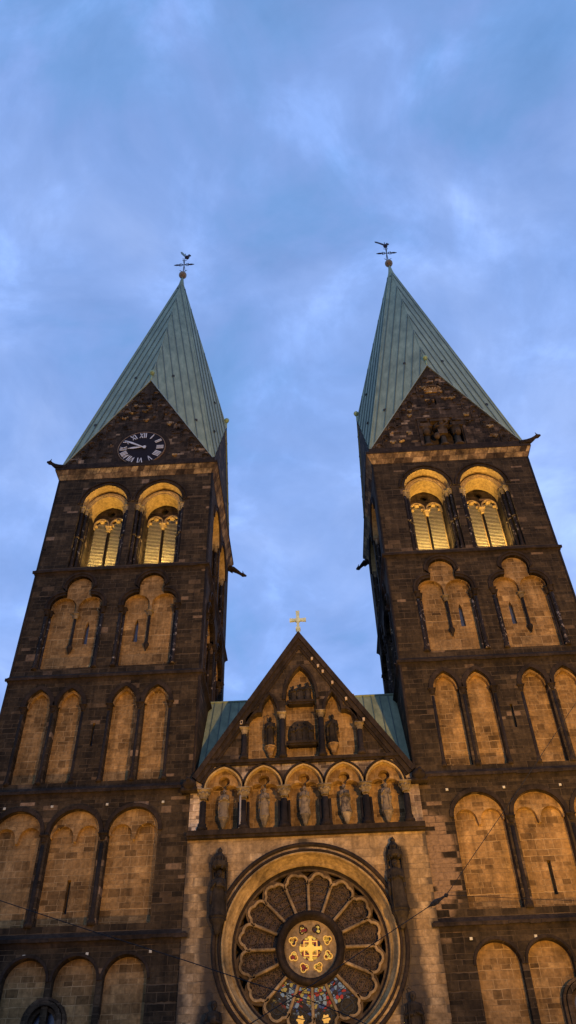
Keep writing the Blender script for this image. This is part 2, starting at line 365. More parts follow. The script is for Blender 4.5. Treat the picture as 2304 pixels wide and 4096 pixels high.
def tower(side):
    sg, cx, FR, IN = face_maps(side)
    # x positions measured from the nave: mirror for the left tower
    loc = lambda a: sg * (a - TCX)
    label = 'tower with the clock in its gable' if side == 'left' else 'tower without a clock'
    wall = MB(); wall.cm = 0
    B = [loc(11.33), loc(16.05)]
    s3 = [loc(11.15), loc(16.78)]
    s2 = [loc(a) for a in (9.88, 12.1, 15.86, 18.06)]
    s1 = [loc(a) for a in (10.5, 14.1, 17.7)]
    s0 = [loc(a) for a in (10.05, 12.8, 15.55, 18.3)]
    slit2 = loc(13.95)
    subs = []                                   # (name, MB, material, smooth)
    def sub(name, T, mat, fn, sm=False):
        b = MB(T); fn(b); subs.append((name, b, mat, sm))
    def stage_faces(T, full):
        holes = []
        # belfry
        for c in B:
            bel = [(c - 2.08, 42.75), (c - 2.08, 49.45), (c - 1.88, 49.5)] + arch(c, 1.88, 42.75, 49.75, 51.92, 20)[1:-1] + [(c + 1.88, 49.5), (c + 2.08, 49.45), (c + 2.08, 42.75)]
            holes.append(bel)
        st3p = [tref3(c, 2.0) for c in s3]; holes += st3p
        st2p = []; st1p = []; st0p = []
        if full:
            st2p = [arch(c, .86, 24.75, 30.3, 31.65, 16) for c in s2]
            st1p = [arch(c, 1.54, 16.25, 21.45, 22.97, 20) for c in s1]
            st0p = [arch(c, 1.2, 6.0, 13.45, 14.65, 20) for c in s0]
            holes += st2p + st1p + st0p + [[(slit2 - .09, 27.2), (slit2 - .09, 28.9), (slit2 + .09, 28.9), (slit2 + .09, 27.2)]]
        W = HW
        wall.T = T; wall.cm = 0
        wall.plate([(-W, 0), (-W, GZ), (W, GZ), (W, 0)], [h for h in holes if h not in [hh for hh in holes[:2]]], 0, .62)
        # (belfry openings are cut with deeper reveals of cleaner stone)
        return holes[:2], st3p, st2p, st1p, st0p
    for T, full in ((FR, True), (IN, False)):
        # wall sheet: all openings in one sheet, reveals per kind
        hb = []
        for c in B:
            hb.append([(c - 2.08, 42.75), (c - 2.08, 49.45), (c - 1.88, 49.5)] + arch(c, 1.88, 42.75, 49.75, 51.92, 20)[1:-1] + [(c + 1.88, 49.5), (c + 2.08, 49.45), (c + 2.08, 42.75)])
        st3p = [tref3(c, 2.0) for c in s3]
        st2p = [arch(c, .86, 24.75, 30.3, 31.65, 16) for c in s2] if full else []
        st1p = [arch(c, 1.54, 16.25, 21.45, 22.97, 20) for c in s1] if full else []
        st0p = [arch(c, 1.2, 6.0, 13.45, 14.65, 20) for c in s0] if full else []
        slit = [[(slit2 - .09, 27.2), (slit2 - .09, 28.9), (slit2 + .09, 28.9), (slit2 + .09, 27.2)]] if full else []
        wall.T = T; wall.cm = 0
        wall.plate([(-HW, 0), (-HW, GZ), (HW, GZ), (HW, 0)], hb + st3p + st2p + st1p + st0p + slit, 0)
        for h in st3p + st2p + st1p: wall.skirt(h, 0, .6, True)
        for h in st0p: wall.skirt(h, 0, .45, True)
        for h in slit: wall.skirt(h, 0, .3, True); wall.cm = 2; wall.plate(h, [], .3); wall.cm = 0
        # belfry: two orders of arches, tympanum with twin lancets
        for h, c in zip(hb, B):
            wall.cm = 1; wall.skirt(h[2:-2], 0, .8); wall.cm = 0
            wall.skirt(h[:3], 0, .8); wall.skirt(h[-3:], 0, .8); wall.skirt([h[-1], h[0]], 0, 2.9)
            inn = arch(c, 1.5, 42.75, 49.6, 51.3, 18)
            wall.plate([(c - 2.1, 42.75), (c - 2.1, 52.0), (c + 2.1, 52.0), (c + 2.1, 42.75)], [inn], .8)
            wall.cm = 1; wall.skirt(inn[1:-1], .8, 2.2); wall.cm = 0
            wall.skirt(inn[:2], .8, 2.2); wall.skirt(inn[-2:], .8, 2.2)
            lans = [arch(c + k * .71, .64, 42.8, 49.15, 49.9, 14) for k in (-1, 1)]
            qf = []
            for q in range(4): qf += arc(c + .17 * cos(radians(90 * q)), 50.5 + .17 * sin(radians(90 * q)), .17, 90 * q - 75, 90 * q + 75, 4)
            wall.plate([(c - 1.52, 42.7), (c - 1.52, 51.35), (c + 1.52, 51.35), (c + 1.52, 42.7)], lans + [qf], 2.2, 2.45)
            wall.cm = 2; wall.plate([(c - 1.6, 42.7), (c - 1.6, 51.4), (c + 1.6, 51.4), (c + 1.6, 42.7)], [], 2.9); wall.cm = 0
            for k, lp in zip((-1, 1), lans):
                def louv(b, lc=c + k * .71):
                    z = 43.0
                    while z < 49.6:
                        w = .64 if z < 49.1 else sqrt(max(.02, .40 - (z - 49.1) ** 2 * 1.1))
                        w -= .02
                        b.add([(lc - w, 2.36, z), (lc + w, 2.36, z), (lc + w, 2.62, z + .19), (lc - w, 2.62, z + .19),
                               (lc - w, 2.36, z + .035), (lc + w, 2.36, z + .035), (lc + w, 2.62, z + .23), (lc - w, 2.62, z + .23)],
                              [(0, 1, 2, 3), (7, 6, 5, 4), (0, 1, 5, 4), (3, 2, 6, 7), (1, 2, 6, 5), (0, 3, 7, 4)])
                        z += .16
                sub('louvre', T, M['louvre'], louv)
                def lead(b, lc=c + k * .71):          # cusped head of the lancet
                    for dx, dz, r in ((-.45, 49.2, .17), (.45, 49.2, .17), (0, 49.66, .23)):
                        b.lathe([(.01, -.12), (r * .8, -.09), (r, 0), (r * .8, .09), (.01, .12)], (lc + dx, 2.28, dz), 10)
                    b.band(arch(lc, .56, 48.8, 49.2, 49.82, 12), 0, .11, 2.1, 2.3); b.tube((lc + .6, 2.3, 42.8), (lc + .6, 2.3, 49.0), .05, .05, 6)
                sub('lancet_head', T, M['soffit'], lead)
            def mid(b, c=c):
                column(b, c, 2.1, 42.8, 48.6, .085)
            sub('column', T, M['trim'], mid, True)
            def midc(b, c=c): capital(b, c, 2.1, 48.85, .13, .55)
            sub('capital', T, M['soffit'], midc)
            for k in (-1, 1):
                for (dx, dy, r) in ((1.93, .3, .13), (1.66, .62, .12), (1.52, 1.05, .09)):
                    def col(b, x=c + k * dx, y=dy, r=r):
                        column(b, x, y, 42.75, 49.5, r, .5, .5); b.lathe([(r, -.12), (r * 1.5, -.04), (r * 1.5, .04), (r, .12)], (x, y, 46.2), 10)
                    sub('column', T, M['speck'], col, True)
                    def cap(b, x=c + k * dx, y=dy, r=r): capital(b, x, y, 49.62, r, .62)
                    sub('capital', T, M['carved'], cap)
            def av(b, c=c):
                p = arch(c, 1.88, 49.5, 49.75, 51.92, 20)[1:-1]
                b.band(p, .06, .2, -.1, .02); b.band(p, .34, .46, -.14, .02)
            sub('archivolt', T, M['trim'], av)
            def av2(b, c=c):
                b.band(arch(c, 1.5, 49.5, 49.6, 51.3, 18)[1:-1], .0, .4, .74, .82); b.band(arch(c, 1.62, 49.5, 49.62, 51.45, 18)[1:-1], .0, .07, .66, .75)
            sub('archivolt', T, M['soffit'], av2)
        # stage 3: trefoil niches with paired sub-arches and a hanging colonnette
        for h, c, k in zip(st3p, s3, range(2)):
            so = .98
            slx = c + (so if (c > 0) == (k == 1) and False else 0)
            slx = c + (.95 if sg * (1 if k == 0 else -1) > 0 else -.95)
            sl = [(slx - .17, 35.75), (slx - .13, 37.4), (slx, 37.8), (slx + .13, 37.4), (slx + .17, 35.75)]
            def pan(b, c=c, sl=sl):
                b.plate([(c - 2.1, 33.3), (c - 2.1, 41.9), (c + 2.1, 41.9), (c + 2.1, 33.3)], [sl], .6, .85)
                b.cm = 1; b.plate(sl, [], .85); b.cm = 0
                up = tref3(c, 2.0, 38.35, .02)
                low = [(c + 1.94, 38.35)] + arc(c + 1.01, 38.95, .93, 0, 180, 12) + [(c + .08, 38.3), (c - .08, 38.3)] + arc(c - 1.01, 38.95, .93, 0, 180, 12) + [(c - 1.94, 38.35)]
                b.plate(up + low, [], .3); b.skirt(low, .3, .6)
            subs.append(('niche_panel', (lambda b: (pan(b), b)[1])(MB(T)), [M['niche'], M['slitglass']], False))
            def hang(b, c=c): b.lathe([(.02, 34.75), (.1, 35.0), (.22, 35.3), (.2, 35.42), (.1, 35.5), (.1, 37.95)], (c, .38, 0), 10)
            sub('hanging_column', T, M['trim'], hang, True)
            def hc(b, c=c): capital(b, c, .38, 38.35, .13, .45)
            sub('capital', T, M['carved'], hc)
            def tre(b, c=c):
                for o1, o2, y in ((.0, .2, -.05), (.2, .36, -.14)):
                    pa = tref3(c, 2.0, 38.5, o1); pb = tref3(c, 2.0, 38.5, o2)
                    b.plate(pa + pb[::-1], [], y); b.skirt(pa, y, .3); b.skirt(pb, y, .02)
            sub('archivolt', T, M['trim'], tre)
            for q in (-1, 1):
                def cl(b, x=c + q * 2.14):
                    column(b, x - q * .0, -.02, 33.3, 38.4, .12); column(b, x - q * .22, .28, 33.3, 38.4, .1)
                sub('column', T, M['speck'], cl, True)
                def cc(b, x=c + q * 2.14): capital(b, x, -.02, 38.6, .12, .5); capital(b, x - q * .22, .28, 38.6, .1, .5)
                sub('capital', T, M['trim'], cc)
        # stage 2: two pairs of lancet niches
        for h, c in zip(st2p, s2):
            def pan2(b, c=c):
                b.plate([(c - .95, 24.7), (c - .95, 31.75), (c + .95, 31.75), (c + .95, 24.7)], [], .55)
                tri = [(c - .87, 30.35)] + arch(c, .87, 30.35, 30.35, 31.67, 12)[1:-1] + [(c + .87, 30.35)]
                inn = arch(c, .74, 30.35, 30.35, 31.45, 12)
                b.plate(tri + [(c + .74, 30.35)] + inn[::-1][1:-1] + [(c - .74, 30.35)], [], .25); b.skirt(inn, .25, .55)
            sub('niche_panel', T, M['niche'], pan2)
            def av3(b, h=h): b.band(h[1:-1], .0, .3, -.1, .02)
            sub('archivolt', T, M['trim'], av3)
        if full:
            for pr in ((s2[0], s2[1]), (s2[2], s2[3])):
                a, d = min(pr), max(pr)
                for x in (a - .98, (a + d) / 2, d + .98):
                    def c2(b, x=x): column(b, x, .05, 24.7, 30.15, .11, .4, .45)
                    sub('column', T, M['trim'], c2, True)
                    def cp2(b, x=x): capital(b, x, .05, 30.3, .13, .42)
                    sub('capital', T, M['trim'], cp2)
        # stage 1: three round niches with a double cusped head
        for k, (h, c) in enumerate(zip(st1p, s1)):
            slits = []
            if k == 1:
                slits = [[(c - .11, 17.05), (c - .11, 18.95), (c + .11, 18.95), (c + .11, 17.05)]]
            def pan3(b, c=c, slits=slits):
                b.plate([(c - 1.6, 16.2), (c - 1.6, 23.1), (c + 1.6, 23.1), (c + 1.6, 16.2)], slits, .6, 1.0)
                b.cm = 1
                for q in slits: b.plate(q, [], 1.0)
                b.cm = 0
                up = arch(c, 1.56, 21.35, 21.45, 23.0, 20)
                low = [(c + 1.5, 21.35)] + arc(c + .78, 21.4, .66, 0, 180, 12) + [(c + .06, 21.1), (c - .06, 21.1)] + arc(c - .78, 21.4, .66, 0, 180, 12) + [(c - 1.5, 21.35)]
                b.plate(up + low, [], .3); b.skirt(low, .3, .6)
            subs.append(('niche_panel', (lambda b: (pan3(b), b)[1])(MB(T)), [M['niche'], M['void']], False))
            def av4(b, h=h): b.band(h[1:-1], .0, .24, -.1, .02)
            sub('archivolt', T, M['trim'], av4)
        if full:
            for x in [s1[1] - 1.8, s1[1] + 1.8]:
                def c3(b, x=x): column(b, x, .06, 16.2, 21.2, .15, .4, .5)
                sub('column', T, M['trim'], c3, True)
                def cp3(b, x=x): capital(b, x, .06, 21.4, .14, .4)
                sub('capital', T, M['trim'], cp3)
        for k, (h, c) in enumerate(zip(st0p, s0)):
            def pan4(b, c=c): b.plate([(c - 1.3, 5.9), (c - 1.3, 14.8), (c + 1.3, 14.8), (c + 1.3, 5.9)], [], .45)
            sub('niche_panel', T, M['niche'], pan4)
            def av5(b, h=h): b.band(h[1:-1], .02, .16, -.07, .02)
            sub('archivolt', T, M['trim'], av5)
        if full:
            # arched window low in the tower
            wc = loc(14.15)
            def lw(b):
                p = arch(wc, .78, 8.0, 11.55, 12.35, 16)
                b.band(p, .0, .22, -.12, .44); b.band(p, .26, .4, -.02, .44)
                b.band(arch(wc, .6, 8.0, 11.5, 12.12, 16), 0, .18, .1, .44)
            sub('window_surround', T, M['cgable'], lw)
            def lg(b): b.plate(arch(wc, .62, 8.0, 11.5, 12.14, 16), [], .4)
            sub('window_glass', T, M['slitglass'], lg)
            for z, xs in ((23.2, (8.8, 12.3, 15.75, 18.75)), (14.76, (8.77, 12.27, 15.78))):
                for a in xs:
                    def an(b, x=loc(a), z=z): b.box(x - .075, x + .075, -.05, .02, z - .07, z + .07)
                    sub('anchor_plate', T, M['anchor'], an)
    # remaining walls of the shaft
    wall.T = None; wall.cm = 0
    xo = sg * (7 + 2 * HW)
    wall.add([(xo, 0, 0), (xo, DEP, 0), (xo, DEP, GZ), (xo, 0, GZ), (sg * 7, DEP, 0), (sg * 7, DEP, GZ)], [(0, 1, 2, 3), (1, 4, 5, 2)])
    # gables on the four sides: stone triangles
    wall.cm = 3
    def tri(T, sculpt):
        wall.T = T
        t = [(-HW, GZ), (0, PZ), (HW, GZ)]
        holes = []
        if sculpt:
            holes = [[(-1.8, 54.95), (-1.8, 57.75), (-1.0, 57.8), (-1.0, 58.35), (.9, 58.35), (.9, 57.8), (1.75, 57.75), (1.75, 54.95)], [(-.07, 60.6), (-.07, 61.5), (.07, 61.5), (.07, 60.6)]]
        wall.plate(t, holes, .0, .75)
        for h in holes: wall.cm = 2 if h is holes[-1] else 0; wall.plate(h, [], .75); wall.cm = 3
        # projecting weathered blocks
        for _ in range(34):
            z = random.uniform(55, 64.5); w = (PZ - z) / (PZ - GZ) * HW - .6; x = random.uniform(-w, w)
            if not sculpt and (x ** 2 + (z - 56.6) ** 2) < 7.5: continue
            if sculpt and abs(x) < 2.3 and z < 59: continue
            if T is not FR: continue
            ww = random.uniform(.15, .4); hh = random.uniform(.12, .3)
            wall.box(x - ww, x + ww, -.06, .1, z, z + hh)
    tri(FR, side == 'right'); tri(IN, False)
    OUT = (lambda p: (xo - sg * p[1], DEP / 2 + p[0], p[2])); BACK = (lambda p: (cx + p[0], DEP - p[1], p[2]))
    for T in (OUT, BACK): wall.T = T; wall.plate([(-HW, GZ), (0, PZ), (HW, GZ)], [], .0)
    t = wall.build('tower', [M['dark'], M['soffit'], M['void'], M['gable']], cath,
                   label='left tower of dark sandstone with a clock under its spire' if side == 'left' else 'right tower of dark sandstone with a carved recess under its spire')
    for name, b, mat, sm in subs: b.build(name, mat, t, sm)
    # string courses run round the shaft
    def ring(b, z0, z1, pr0, pr1):
        x0, x1 = sorted((sg * 7, xo)); q = []
        for z, p in ((z0, pr0), (z1, pr1)): q += [(x0 - p, -p, z), (x1 + p, -p, z), (x1 + p, DEP + p, z), (x0 - p, DEP + p, z)]
        b.add(q, [(0, 1, 5, 4), (1, 2, 6, 5), (2, 3, 7, 6), (3, 0, 4, 7), (3, 2, 1, 0), (4, 5, 6, 7)])
    for z in ST.values():
        b = MB(); ring(b, z - .42, z - .22, .01, .1); ring(b, z - .22, z - .06, .1, .24); ring(b, z - .06, z + .02, .24, .25); ring(b, z + .02, z + .3, .2, .01)
        x = -HW - .24
        while x < HW + .2:
            w_ = min(random.uniform(.6, 1.3), HW + .24 - x); pr = random.uniform(.225, .29); dz = random.uniform(-.03, .02)
            b.box(cx + x, cx + x + w_, -pr, -.1, z - .17 + dz, z - .045 + dz * .6); x += w_
        b.build('string_course', M['trim'], t)
    b = MB(); ring(b, 52.85, 53.15, .02, .14); ring(b, 53.15, 53.75, .14, .42)
    b.build('cornice', M['cornice'], t, label='ochre sloping cornice moulding')
    b = MB(); ring(b, 53.75, 54.0, .46, .47); ring(b, 54.0, 54.3, .47, .2); ring(b, 54.3, GZ + .12, .14, .12)
    b.build('cornice', M['trim'], t, label='dark crowning cornice')
    # thin standing corner rolls
    for x in (sg * 7, xo):
        b = MB(); b.tube((x, 0, 0), (x, 0, 52.8), .09, .09, 8); b.build('corner_roll', M['trim'], t, True)
    # stepped blind arcade climbing both slopes of the front gable
    for k in (-1, 1):
        for i in range(9):
            fr = MB(FR)
            x = k * (5.9 - i * .66); zt = PZ - (abs(x) + .25) / HW * (PZ - GZ) - .35
            if side == 'left' and (x - .13) ** 2 + (zt - 1.2 - 56.6) ** 2 < 6.4: continue
            fr.box(x - .3, x - .2, -.1, .02, max(zt - 1.7, 54.75), zt - .3); fr.band(arc(x + .05, zt - .3, .26, 180, 0, 8), .0, .1, -.12, .02)
            fr.box(x - .33, x - .14, -.16, .02, zt - .42, zt - .3)
            if random.random() < .55: fr.ball((x + .05, -.04, zt - .62 - random.random() * .5), .14, 6)
            fr.build('frieze_arch', M['gable'], t)
    for _ in range(30):
        fr = MB(FR)
        z = random.uniform(55.2, 64); w_ = (PZ - z) / (PZ - GZ) * HW - 1.0; x = random.uniform(-w_, w_)
        if (side == 'left' and (x - .13) ** 2 + (z - 56.6) ** 2 < 7.3) or (side == 'right' and abs(x) < 2.2 and z < 59.5): continue
        fr.lathe([(.02, -.1), (random.uniform(.09, .2), -.02), (.1, .12), (.02, .2)], (x, -.06, z), 7)
        w2 = random.uniform(.12, .34); fr.box(x - w2, x + w2, -.12, .04, z + .16, z + .28)
        fr.build('carved_boss', random.choice((M['carved'], M['gable'], M['cornice'])), t)
    if side == 'right':
        # carved group in the gable recess: three stout shafts with capitals under a lintel
        bb = MB(FR)
        for x in (-1.45, .0, 1.3):
            column(bb, x, .3, 54.95, 56.9, .3, .5, .4); capital(bb, x, .3, 57.35, .3, .8)
        b2 = MB(FR)
        b2.box(-1.95, -1.0, -.25, .5, 57.4, 57.75); b2.box(.9, 1.95, -.25, .5, 57.4, 57.75); b2.box(-.95, .85, -.15, .5, 58.1, 58.4)
        b2.box(-.42, .4, -.2, .5, 56.3, 56.9); b2.ball((0, -.1, 57.75), .24, 8); b2.path([(.1, -.15, 57.4), (.5, -.2, 57.7), (.55, -.2, 58.0), (.3, -.2, 58.15)], .1, 6)
        b2.ball((-1.45, -.05, 56.7), .3, 8, 1.4); b2.ball((1.35, -.05, 56.6), .3, 8, 1.5); b2.ball((-.6, -.05, 56.1), .28, 8, 1.3)
        b2.band(arch(0, .55, 57.4, 57.5, 58.0, 10), 0, .14, .05, .4); b2.box(-.06, .06, .05, .4, 57.35, 58.0)
        b4 = MB(FR)
        for q in (-1, 1): b4.box(q * 2.0 - .13, q * 2.0 + .13, -.16, .1, 54.8, 58.1)
        b4.box(-2.2, 2.2, -.18, .1, 58.45, 58.7); b4.box(-2.13, -1.2, -.16, .1, 58.1, 58.45); b4.box(1.1, 2.13, -.16, .1, 58.1, 58.45); b4.build('recess_frame', M['gable'], t)
        bb.build('carved_shafts', M['relief'], t, True); b2.build('carved_lintel', M['relief'], t)
        b3 = MB(FR)
        for i in range(7):
            a = radians(20 + 140 * i / 6); b3.tube((0, 0, 62.55), (.75 * cos(a), -.05, 62.6 + .55 * sin(a)), .05, .12, 6)
        b3.band(arc(0, 62.6, .8, 170, 10, 12), -.05, .08, -.12, .08); b3.box(-.85, .85, -.15, .08, 62.35, 62.5)
        b3.build('carved_shell', M['cornice'], t)
    return t
twl = tower('left'); twr = tower('right')

# ---- spires
def spire(sg):
    cx = sg * TCX; cy = DEP / 2; e = .05
    A = Vector((cx, cy, TIP)); H = HW + e; Hy = DEP / 2 + e; z0 = GZ - .02
    cor = [Vector((cx + a * H, cy + b * Hy, z0)) for a, b in ((-1, -1), (1, -1), (1, 1), (-1, 1))]
    gp = [Vector((cx, cy - Hy - .04, PZ + .12)), Vector((cx + H + .04, cy, PZ + .12)), Vector((cx, cy + Hy + .04, PZ + .12)), Vector((cx - H - .04, cy, PZ + .12))]
    b = MB(); seams = []
    for i in range(4):
        c = cor[i]; g1 = gp[i]; g0 = gp[(i + 3) % 4]
        for G in (g0, g1):
            n = (G - A).cross(c - A).normalized()
            if n.dot(Vector((c.x - cx, c.y - cy, 0))) < 0: n = -n
            ctr = (A + G + c) / 3
            b.add([tuple(A), tuple(G), tuple(c)], [(0, 1, 2)])
            # underside board
            th = n * -.14
            b.add([tuple(G), tuple(c), tuple(c + th), tuple(G + th)], [(0, 1, 2, 3)])
            L = (c - A).normalized()
            K = 6
            for k in range(0, K + 1):
                tt = (k + (.5 if k < K else 0)) / (K + .35)
                if k == K: continue
                P = A + (G - A) * tt; Q = c + (G - c) * tt
                sdir = n.cross(L).normalized() * .03
                h = n * .085
                b.cm = 1
                b.add([tuple(P - sdir), tuple(Q - sdir), tuple(Q + sdir), tuple(P + sdir), tuple(P - sdir + h), tuple(Q - sdir + h), tuple(Q + sdir + h), tuple(P + sdir + h)],
                      [(0, 1, 5, 4), (4, 5, 6, 7), (2, 3, 7, 6), (0, 3, 7, 4), (1, 2, 6, 5)])
                b.cm = 0
            # cross welts, barely visible
            b.cm = 2
            for tt, s in ((.22, .9), (.55, .62)):
                P = A + (G - A) * tt; Q = c + (G - c) * tt; p = P + (Q - P) * s + n * .06
                w = n.cross(L).normalized() * .13; l = L * .08; h = n * .14
                b.add([tuple(p - w - l), tuple(p + w - l), tuple(p + w + l), tuple(p - w + l), tuple(p - w - l + h), tuple(p + w - l + h), tuple(p + w + l + h * .3), tuple(p - w + l + h * .3)],
                      [(0, 1, 5, 4), (1, 2, 6, 5), (2, 3, 7, 6), (3, 0, 4, 7), (4, 5, 6, 7), (3, 2, 1, 0)])
            b.cm = 0
    o = b.build('spire', [M['copper'], M['seam'], M['hook']], cath,
                label='%s green copper spire' % ('left' if sg < 0 else 'right'))
    vf = MB(); vs_ = MB()
    for i in range(4):
        for G in (gp[i], gp[(i + 3) % 4]):
            v = vf if G is gp[0] else vs_
            c = cor[i]; d = (c - G).normalized(); out = Vector((G.x - cx, G.y - cy, 0)).normalized() * .05
            up = Vector((0, 0, .12))
            for a in (0,):
                q = [G - up, c - up * .8, c + up * .3, G + up * .3]
                v.add([tuple(p) for p in q] + [tuple(p + out) for p in q], [(0, 1, 2, 3), (4, 5, 6, 7), (0, 1, 5, 4), (2, 3, 7, 6), (0, 3, 7, 4), (1, 2, 6, 5)])
    vf.build('verge', M['verge'], o); vs_.build('verge', M['trim'], o)
    r = MB()
    for P in cor + gp: r.tube(tuple(A), tuple(P), .05, .075, 6)
    r.build('ridge_roll', M['copper'], o)
    c = MB(); c.lathe([(.42, -2.2), (.46, -2.12), (.3, -.9), (.2, 0), (.12, .35), (.1, .9)], tuple(A), 12); c.build('spire_cap', M['copper'], o, True)
    k = MB()
    for i in range(4):
        a = pi / 4 + i * pi / 2 + .3; R = .62
        k.box(cx + R * cos(a) - .08, cx + R * cos(a) + .08, cy + R * sin(a) - .08, cy + R * sin(a) + .08, TIP - 3.1, TIP - 2.95)
    k.build('roof_hook', M['hook'], o)
    for G, nm in zip(gp, range(4)):
        f = MB(); f.tube((G.x, G.y, G.z - .1), (G.x, G.y, G.z + .95), .07, .05, 8); f.ball((G.x, G.y, G.z + 1.2), .27, 10); f.lathe([(.13, .86), (.17, .9), (.1, .96)], (G.x, G.y, G.z), 10)
        f.build('ball_finial', M['finial'], o, True)
    f = MB(); f.ball((cx, cy, TIP + 1.2), .52, 14); f.lathe([(.2, .55), (.3, .62), (.2, .7)], (cx, cy, TIP), 12)
    f.build('finial_ball', M['brass'], o, True)
    return o
spire(-1); spire(1)

# ---- weather vanes
def vane(sg):
    cx = sg * TCX; cy = DEP / 2; z = TIP + 1.7
    o = empty('weather_vane', (cx, cy, z), category='weather vane', group='weather vanes on the spires',
              label='iron weather vane with a broad-tailed cockerel on the left spire' if sg < 0 else 'iron weather vane with a thin curved-tail cockerel on the right spire')
    b = MB(); b.tube((0, 0, -.2), (0, 0, 5.2), .07, .05, 8); b.build('rod', M['iron'], o)
    b = MB(); b.tube((-1.25, 0, 2.25), (1.25, 0, 2.25), .045, .045, 6)
    for k in (-1, 1):
        b.lathe([(.01, -.04), (.22, -.03), (.22, .03), (.01, .04)], (k * .9, 0, 2.25), 10, 1.6, .5)
        b.solid([(k * .8, 2.25), (k * 1.05, 2.42), (k * 1.4, 2.25), (k * 1.05, 2.08)], -.03, .03)
    b.build('crossbar', M['iron'], o)
    b = MB()
    for k in (-1, 1):
        for q in (-1, 1):
            b.path([(k * .1, 0, 2.25), (k * .35, 0, 2.25 + q * .28), (k * .6, 0, 2.25 + q * .3), (k * .62, 0, 2.25 + q * .1), (k * .48, 0, 2.25 + q * .08)], .04, 5)
        b.path([(0, 0, .05), (k * .22, 0, .55), (k * .5, 0, .8)], [.05, .045, .03], 5)
        b.path([(0, 0, 3.3), (k * .3, 0, 3.45)], .035, 5)
    b.build('scrollwork', M['iron'], o)
    b = MB(); b.tube((0, -1.0, 2.25), (0, 1.0, 2.25), .04, .04, 6); b.build('crossbar', M['iron'], o)
    # cockerel
    bz = 4.25
    if sg < 0:
        tail = [(.02, bz + .05), (-.25, bz + .45), (-.62, bz + 1.1), (-.72, bz + 1.5), (-.52, bz + 1.5), (-.3, bz + 1.15), (0, bz + .55), (.16, bz + .25)]
        ox = .28
    else:
        tail = [(-.05, bz + .0), (-.4, bz + .35), (-.8, bz + .75), (-1.25, bz + 1.1), (-1.3, bz + 1.28), (-1.05, bz + 1.22), (-.55, bz + .85), (-.05, bz + .4)]
        ox = .05
    body = [(-.3, bz + .2), (-.25, bz - .2), (-.02, bz - .4), (.2, bz - .3), (.3, bz + .0), (.34, bz + .32), (.52, bz + .36), (.36, bz + .5), (.3, bz + .66), (.16, bz + .6), (.1, bz + .35), (-.05, bz + .22)]
    body = [(x + ox, z) for x, z in body]
    b = MB(); b.solid(tail, -.05, .05); b.build('tail', M['verge'] if sg < 0 else M['iron'], o)
    b = MB(); b.solid(body, -.09, .09); b.ball((ox, 0, bz - .05), .3, 10, .8); b.build('cockerel', M['iron'], o)
vane(-1); vane(1)

# ---- gargoyles
def gargoyle(p, d, k_=1., s=1.):
    d = Vector(d).normalized(); p = Vector(p); up = Vector((0, 0, 1))
    b = MB(); pts = [p - d * .3, p + d * .35 * s + up * .02, p + d * .9 * s + up * .22 * k_, p + d * 1.25 * s + up * .42 * k_, p + d * 1.5 * s + up * .5 * k_, p + d * 1.85 * s + up * .55 * k_]
    b.path([tuple(q) for q in pts], [.34, .3, .2, .15, .19, .08], 8)
    b.ball(tuple(pts[4]), .2, 8)
    w = d.cross(up)
    for k in (-1, 1): b.tube(tuple(pts[4] + up * .1 + w * .08 * k), tuple(pts[4] + up * .36 + w * .16 * k - d * .1), .07, .02, 5); b.tube(tuple(p + w * .2 * k), tuple(p + d * .5 + w * .3 * k - up * .25), .12, .06, 6)
    b.build('gargoyle', M['trim'], cath, True)
gargoyle((-20.55, -.1, 54.35), (-1, -.25, 0), s=.75); gargoyle((20.55, -.1, 54.45), (1, -.25, 0), s=.85)
gargoyle((-6.95, DEP, 53.0), (1, .4, 0), -1.); gargoyle((6.95, DEP, 53.0), (-1, .4, 0), -1., .7)

# ---- clock
ck = MB()
CX, CZ, CR = -13.62, 56.55, 2.12
Tc = lambda p: (CX + p[0], p[1], CZ + p[2])
ck.T = Tc
circ = lambda r, n=48: [(r * cos(2 * pi * i / n), r * sin(2 * pi * i / n)) for i in range(n)]
ck.plate(circ(CR), [], -.1, edge=.1)
clock = ck.build('clock', M['black'], cath, label='round black clock face with white Roman numerals')
rb = MB(Tc); rb.plate(circ(CR + .06), [circ(CR + .01)], -.12, -.06, edge=.1); rb.build('clock_rim', M['brass'], clock)
rb = MB(Tc); rb.plate(circ(CR + .5), [circ(CR + .1)], -.02, .08, edge=.1); rb.build('clock_surround', M['trim'], clock)
def stroke(b, p, q, w, T):
    p = Vector(p); q = Vector(q); d = (q - p).normalized(); n = Vector((-d.y, d.x)) * w / 2
    pts = [T(p - n), T(q - n), T(q + n), T(p + n)]
    b.solid([(a.x, a.y) for a in pts], -.135, -.1)
NUM = {12: 'XII', 1: 'I', 2: 'II', 3: 'III', 4: 'IIII', 5: 'V', 6: 'VI', 7: 'VII', 8: 'VIII', 9: 'IX', 10: 'X', 11: 'XI'}
for h, txt in NUM.items():
    a = radians(90 - 30 * h)
    up = Vector((cos(a), sin(a))); rt = Vector((up.y, -up.x))
    T2 = lambda p: up * (p.y + 1.68) + rt * p.x
    b = MB(Tc); wd = {'I': .165, 'V': .37, 'X': .37}; tot = sum(wd[c] for c in txt); x = -tot / 2; hh = .32
    for ch in txt:
        w = wd[ch]
        if ch == 'I': stroke(b, (x + w / 2, -hh), (x + w / 2, hh), .085, T2)
        if ch == 'V': stroke(b, (x + .05, hh), (x + w / 2, -hh), .085, T2); stroke(b, (x + w - .05, hh), (x + w / 2, -hh), .05, T2)
        if ch == 'X': stroke(b, (x + .05, hh), (x + w - .05, -hh), .085, T2); stroke(b, (x + w - .05, hh), (x + .05, -hh), .05, T2)
        x += w
    b.build('numeral', M['numeral'], clock)
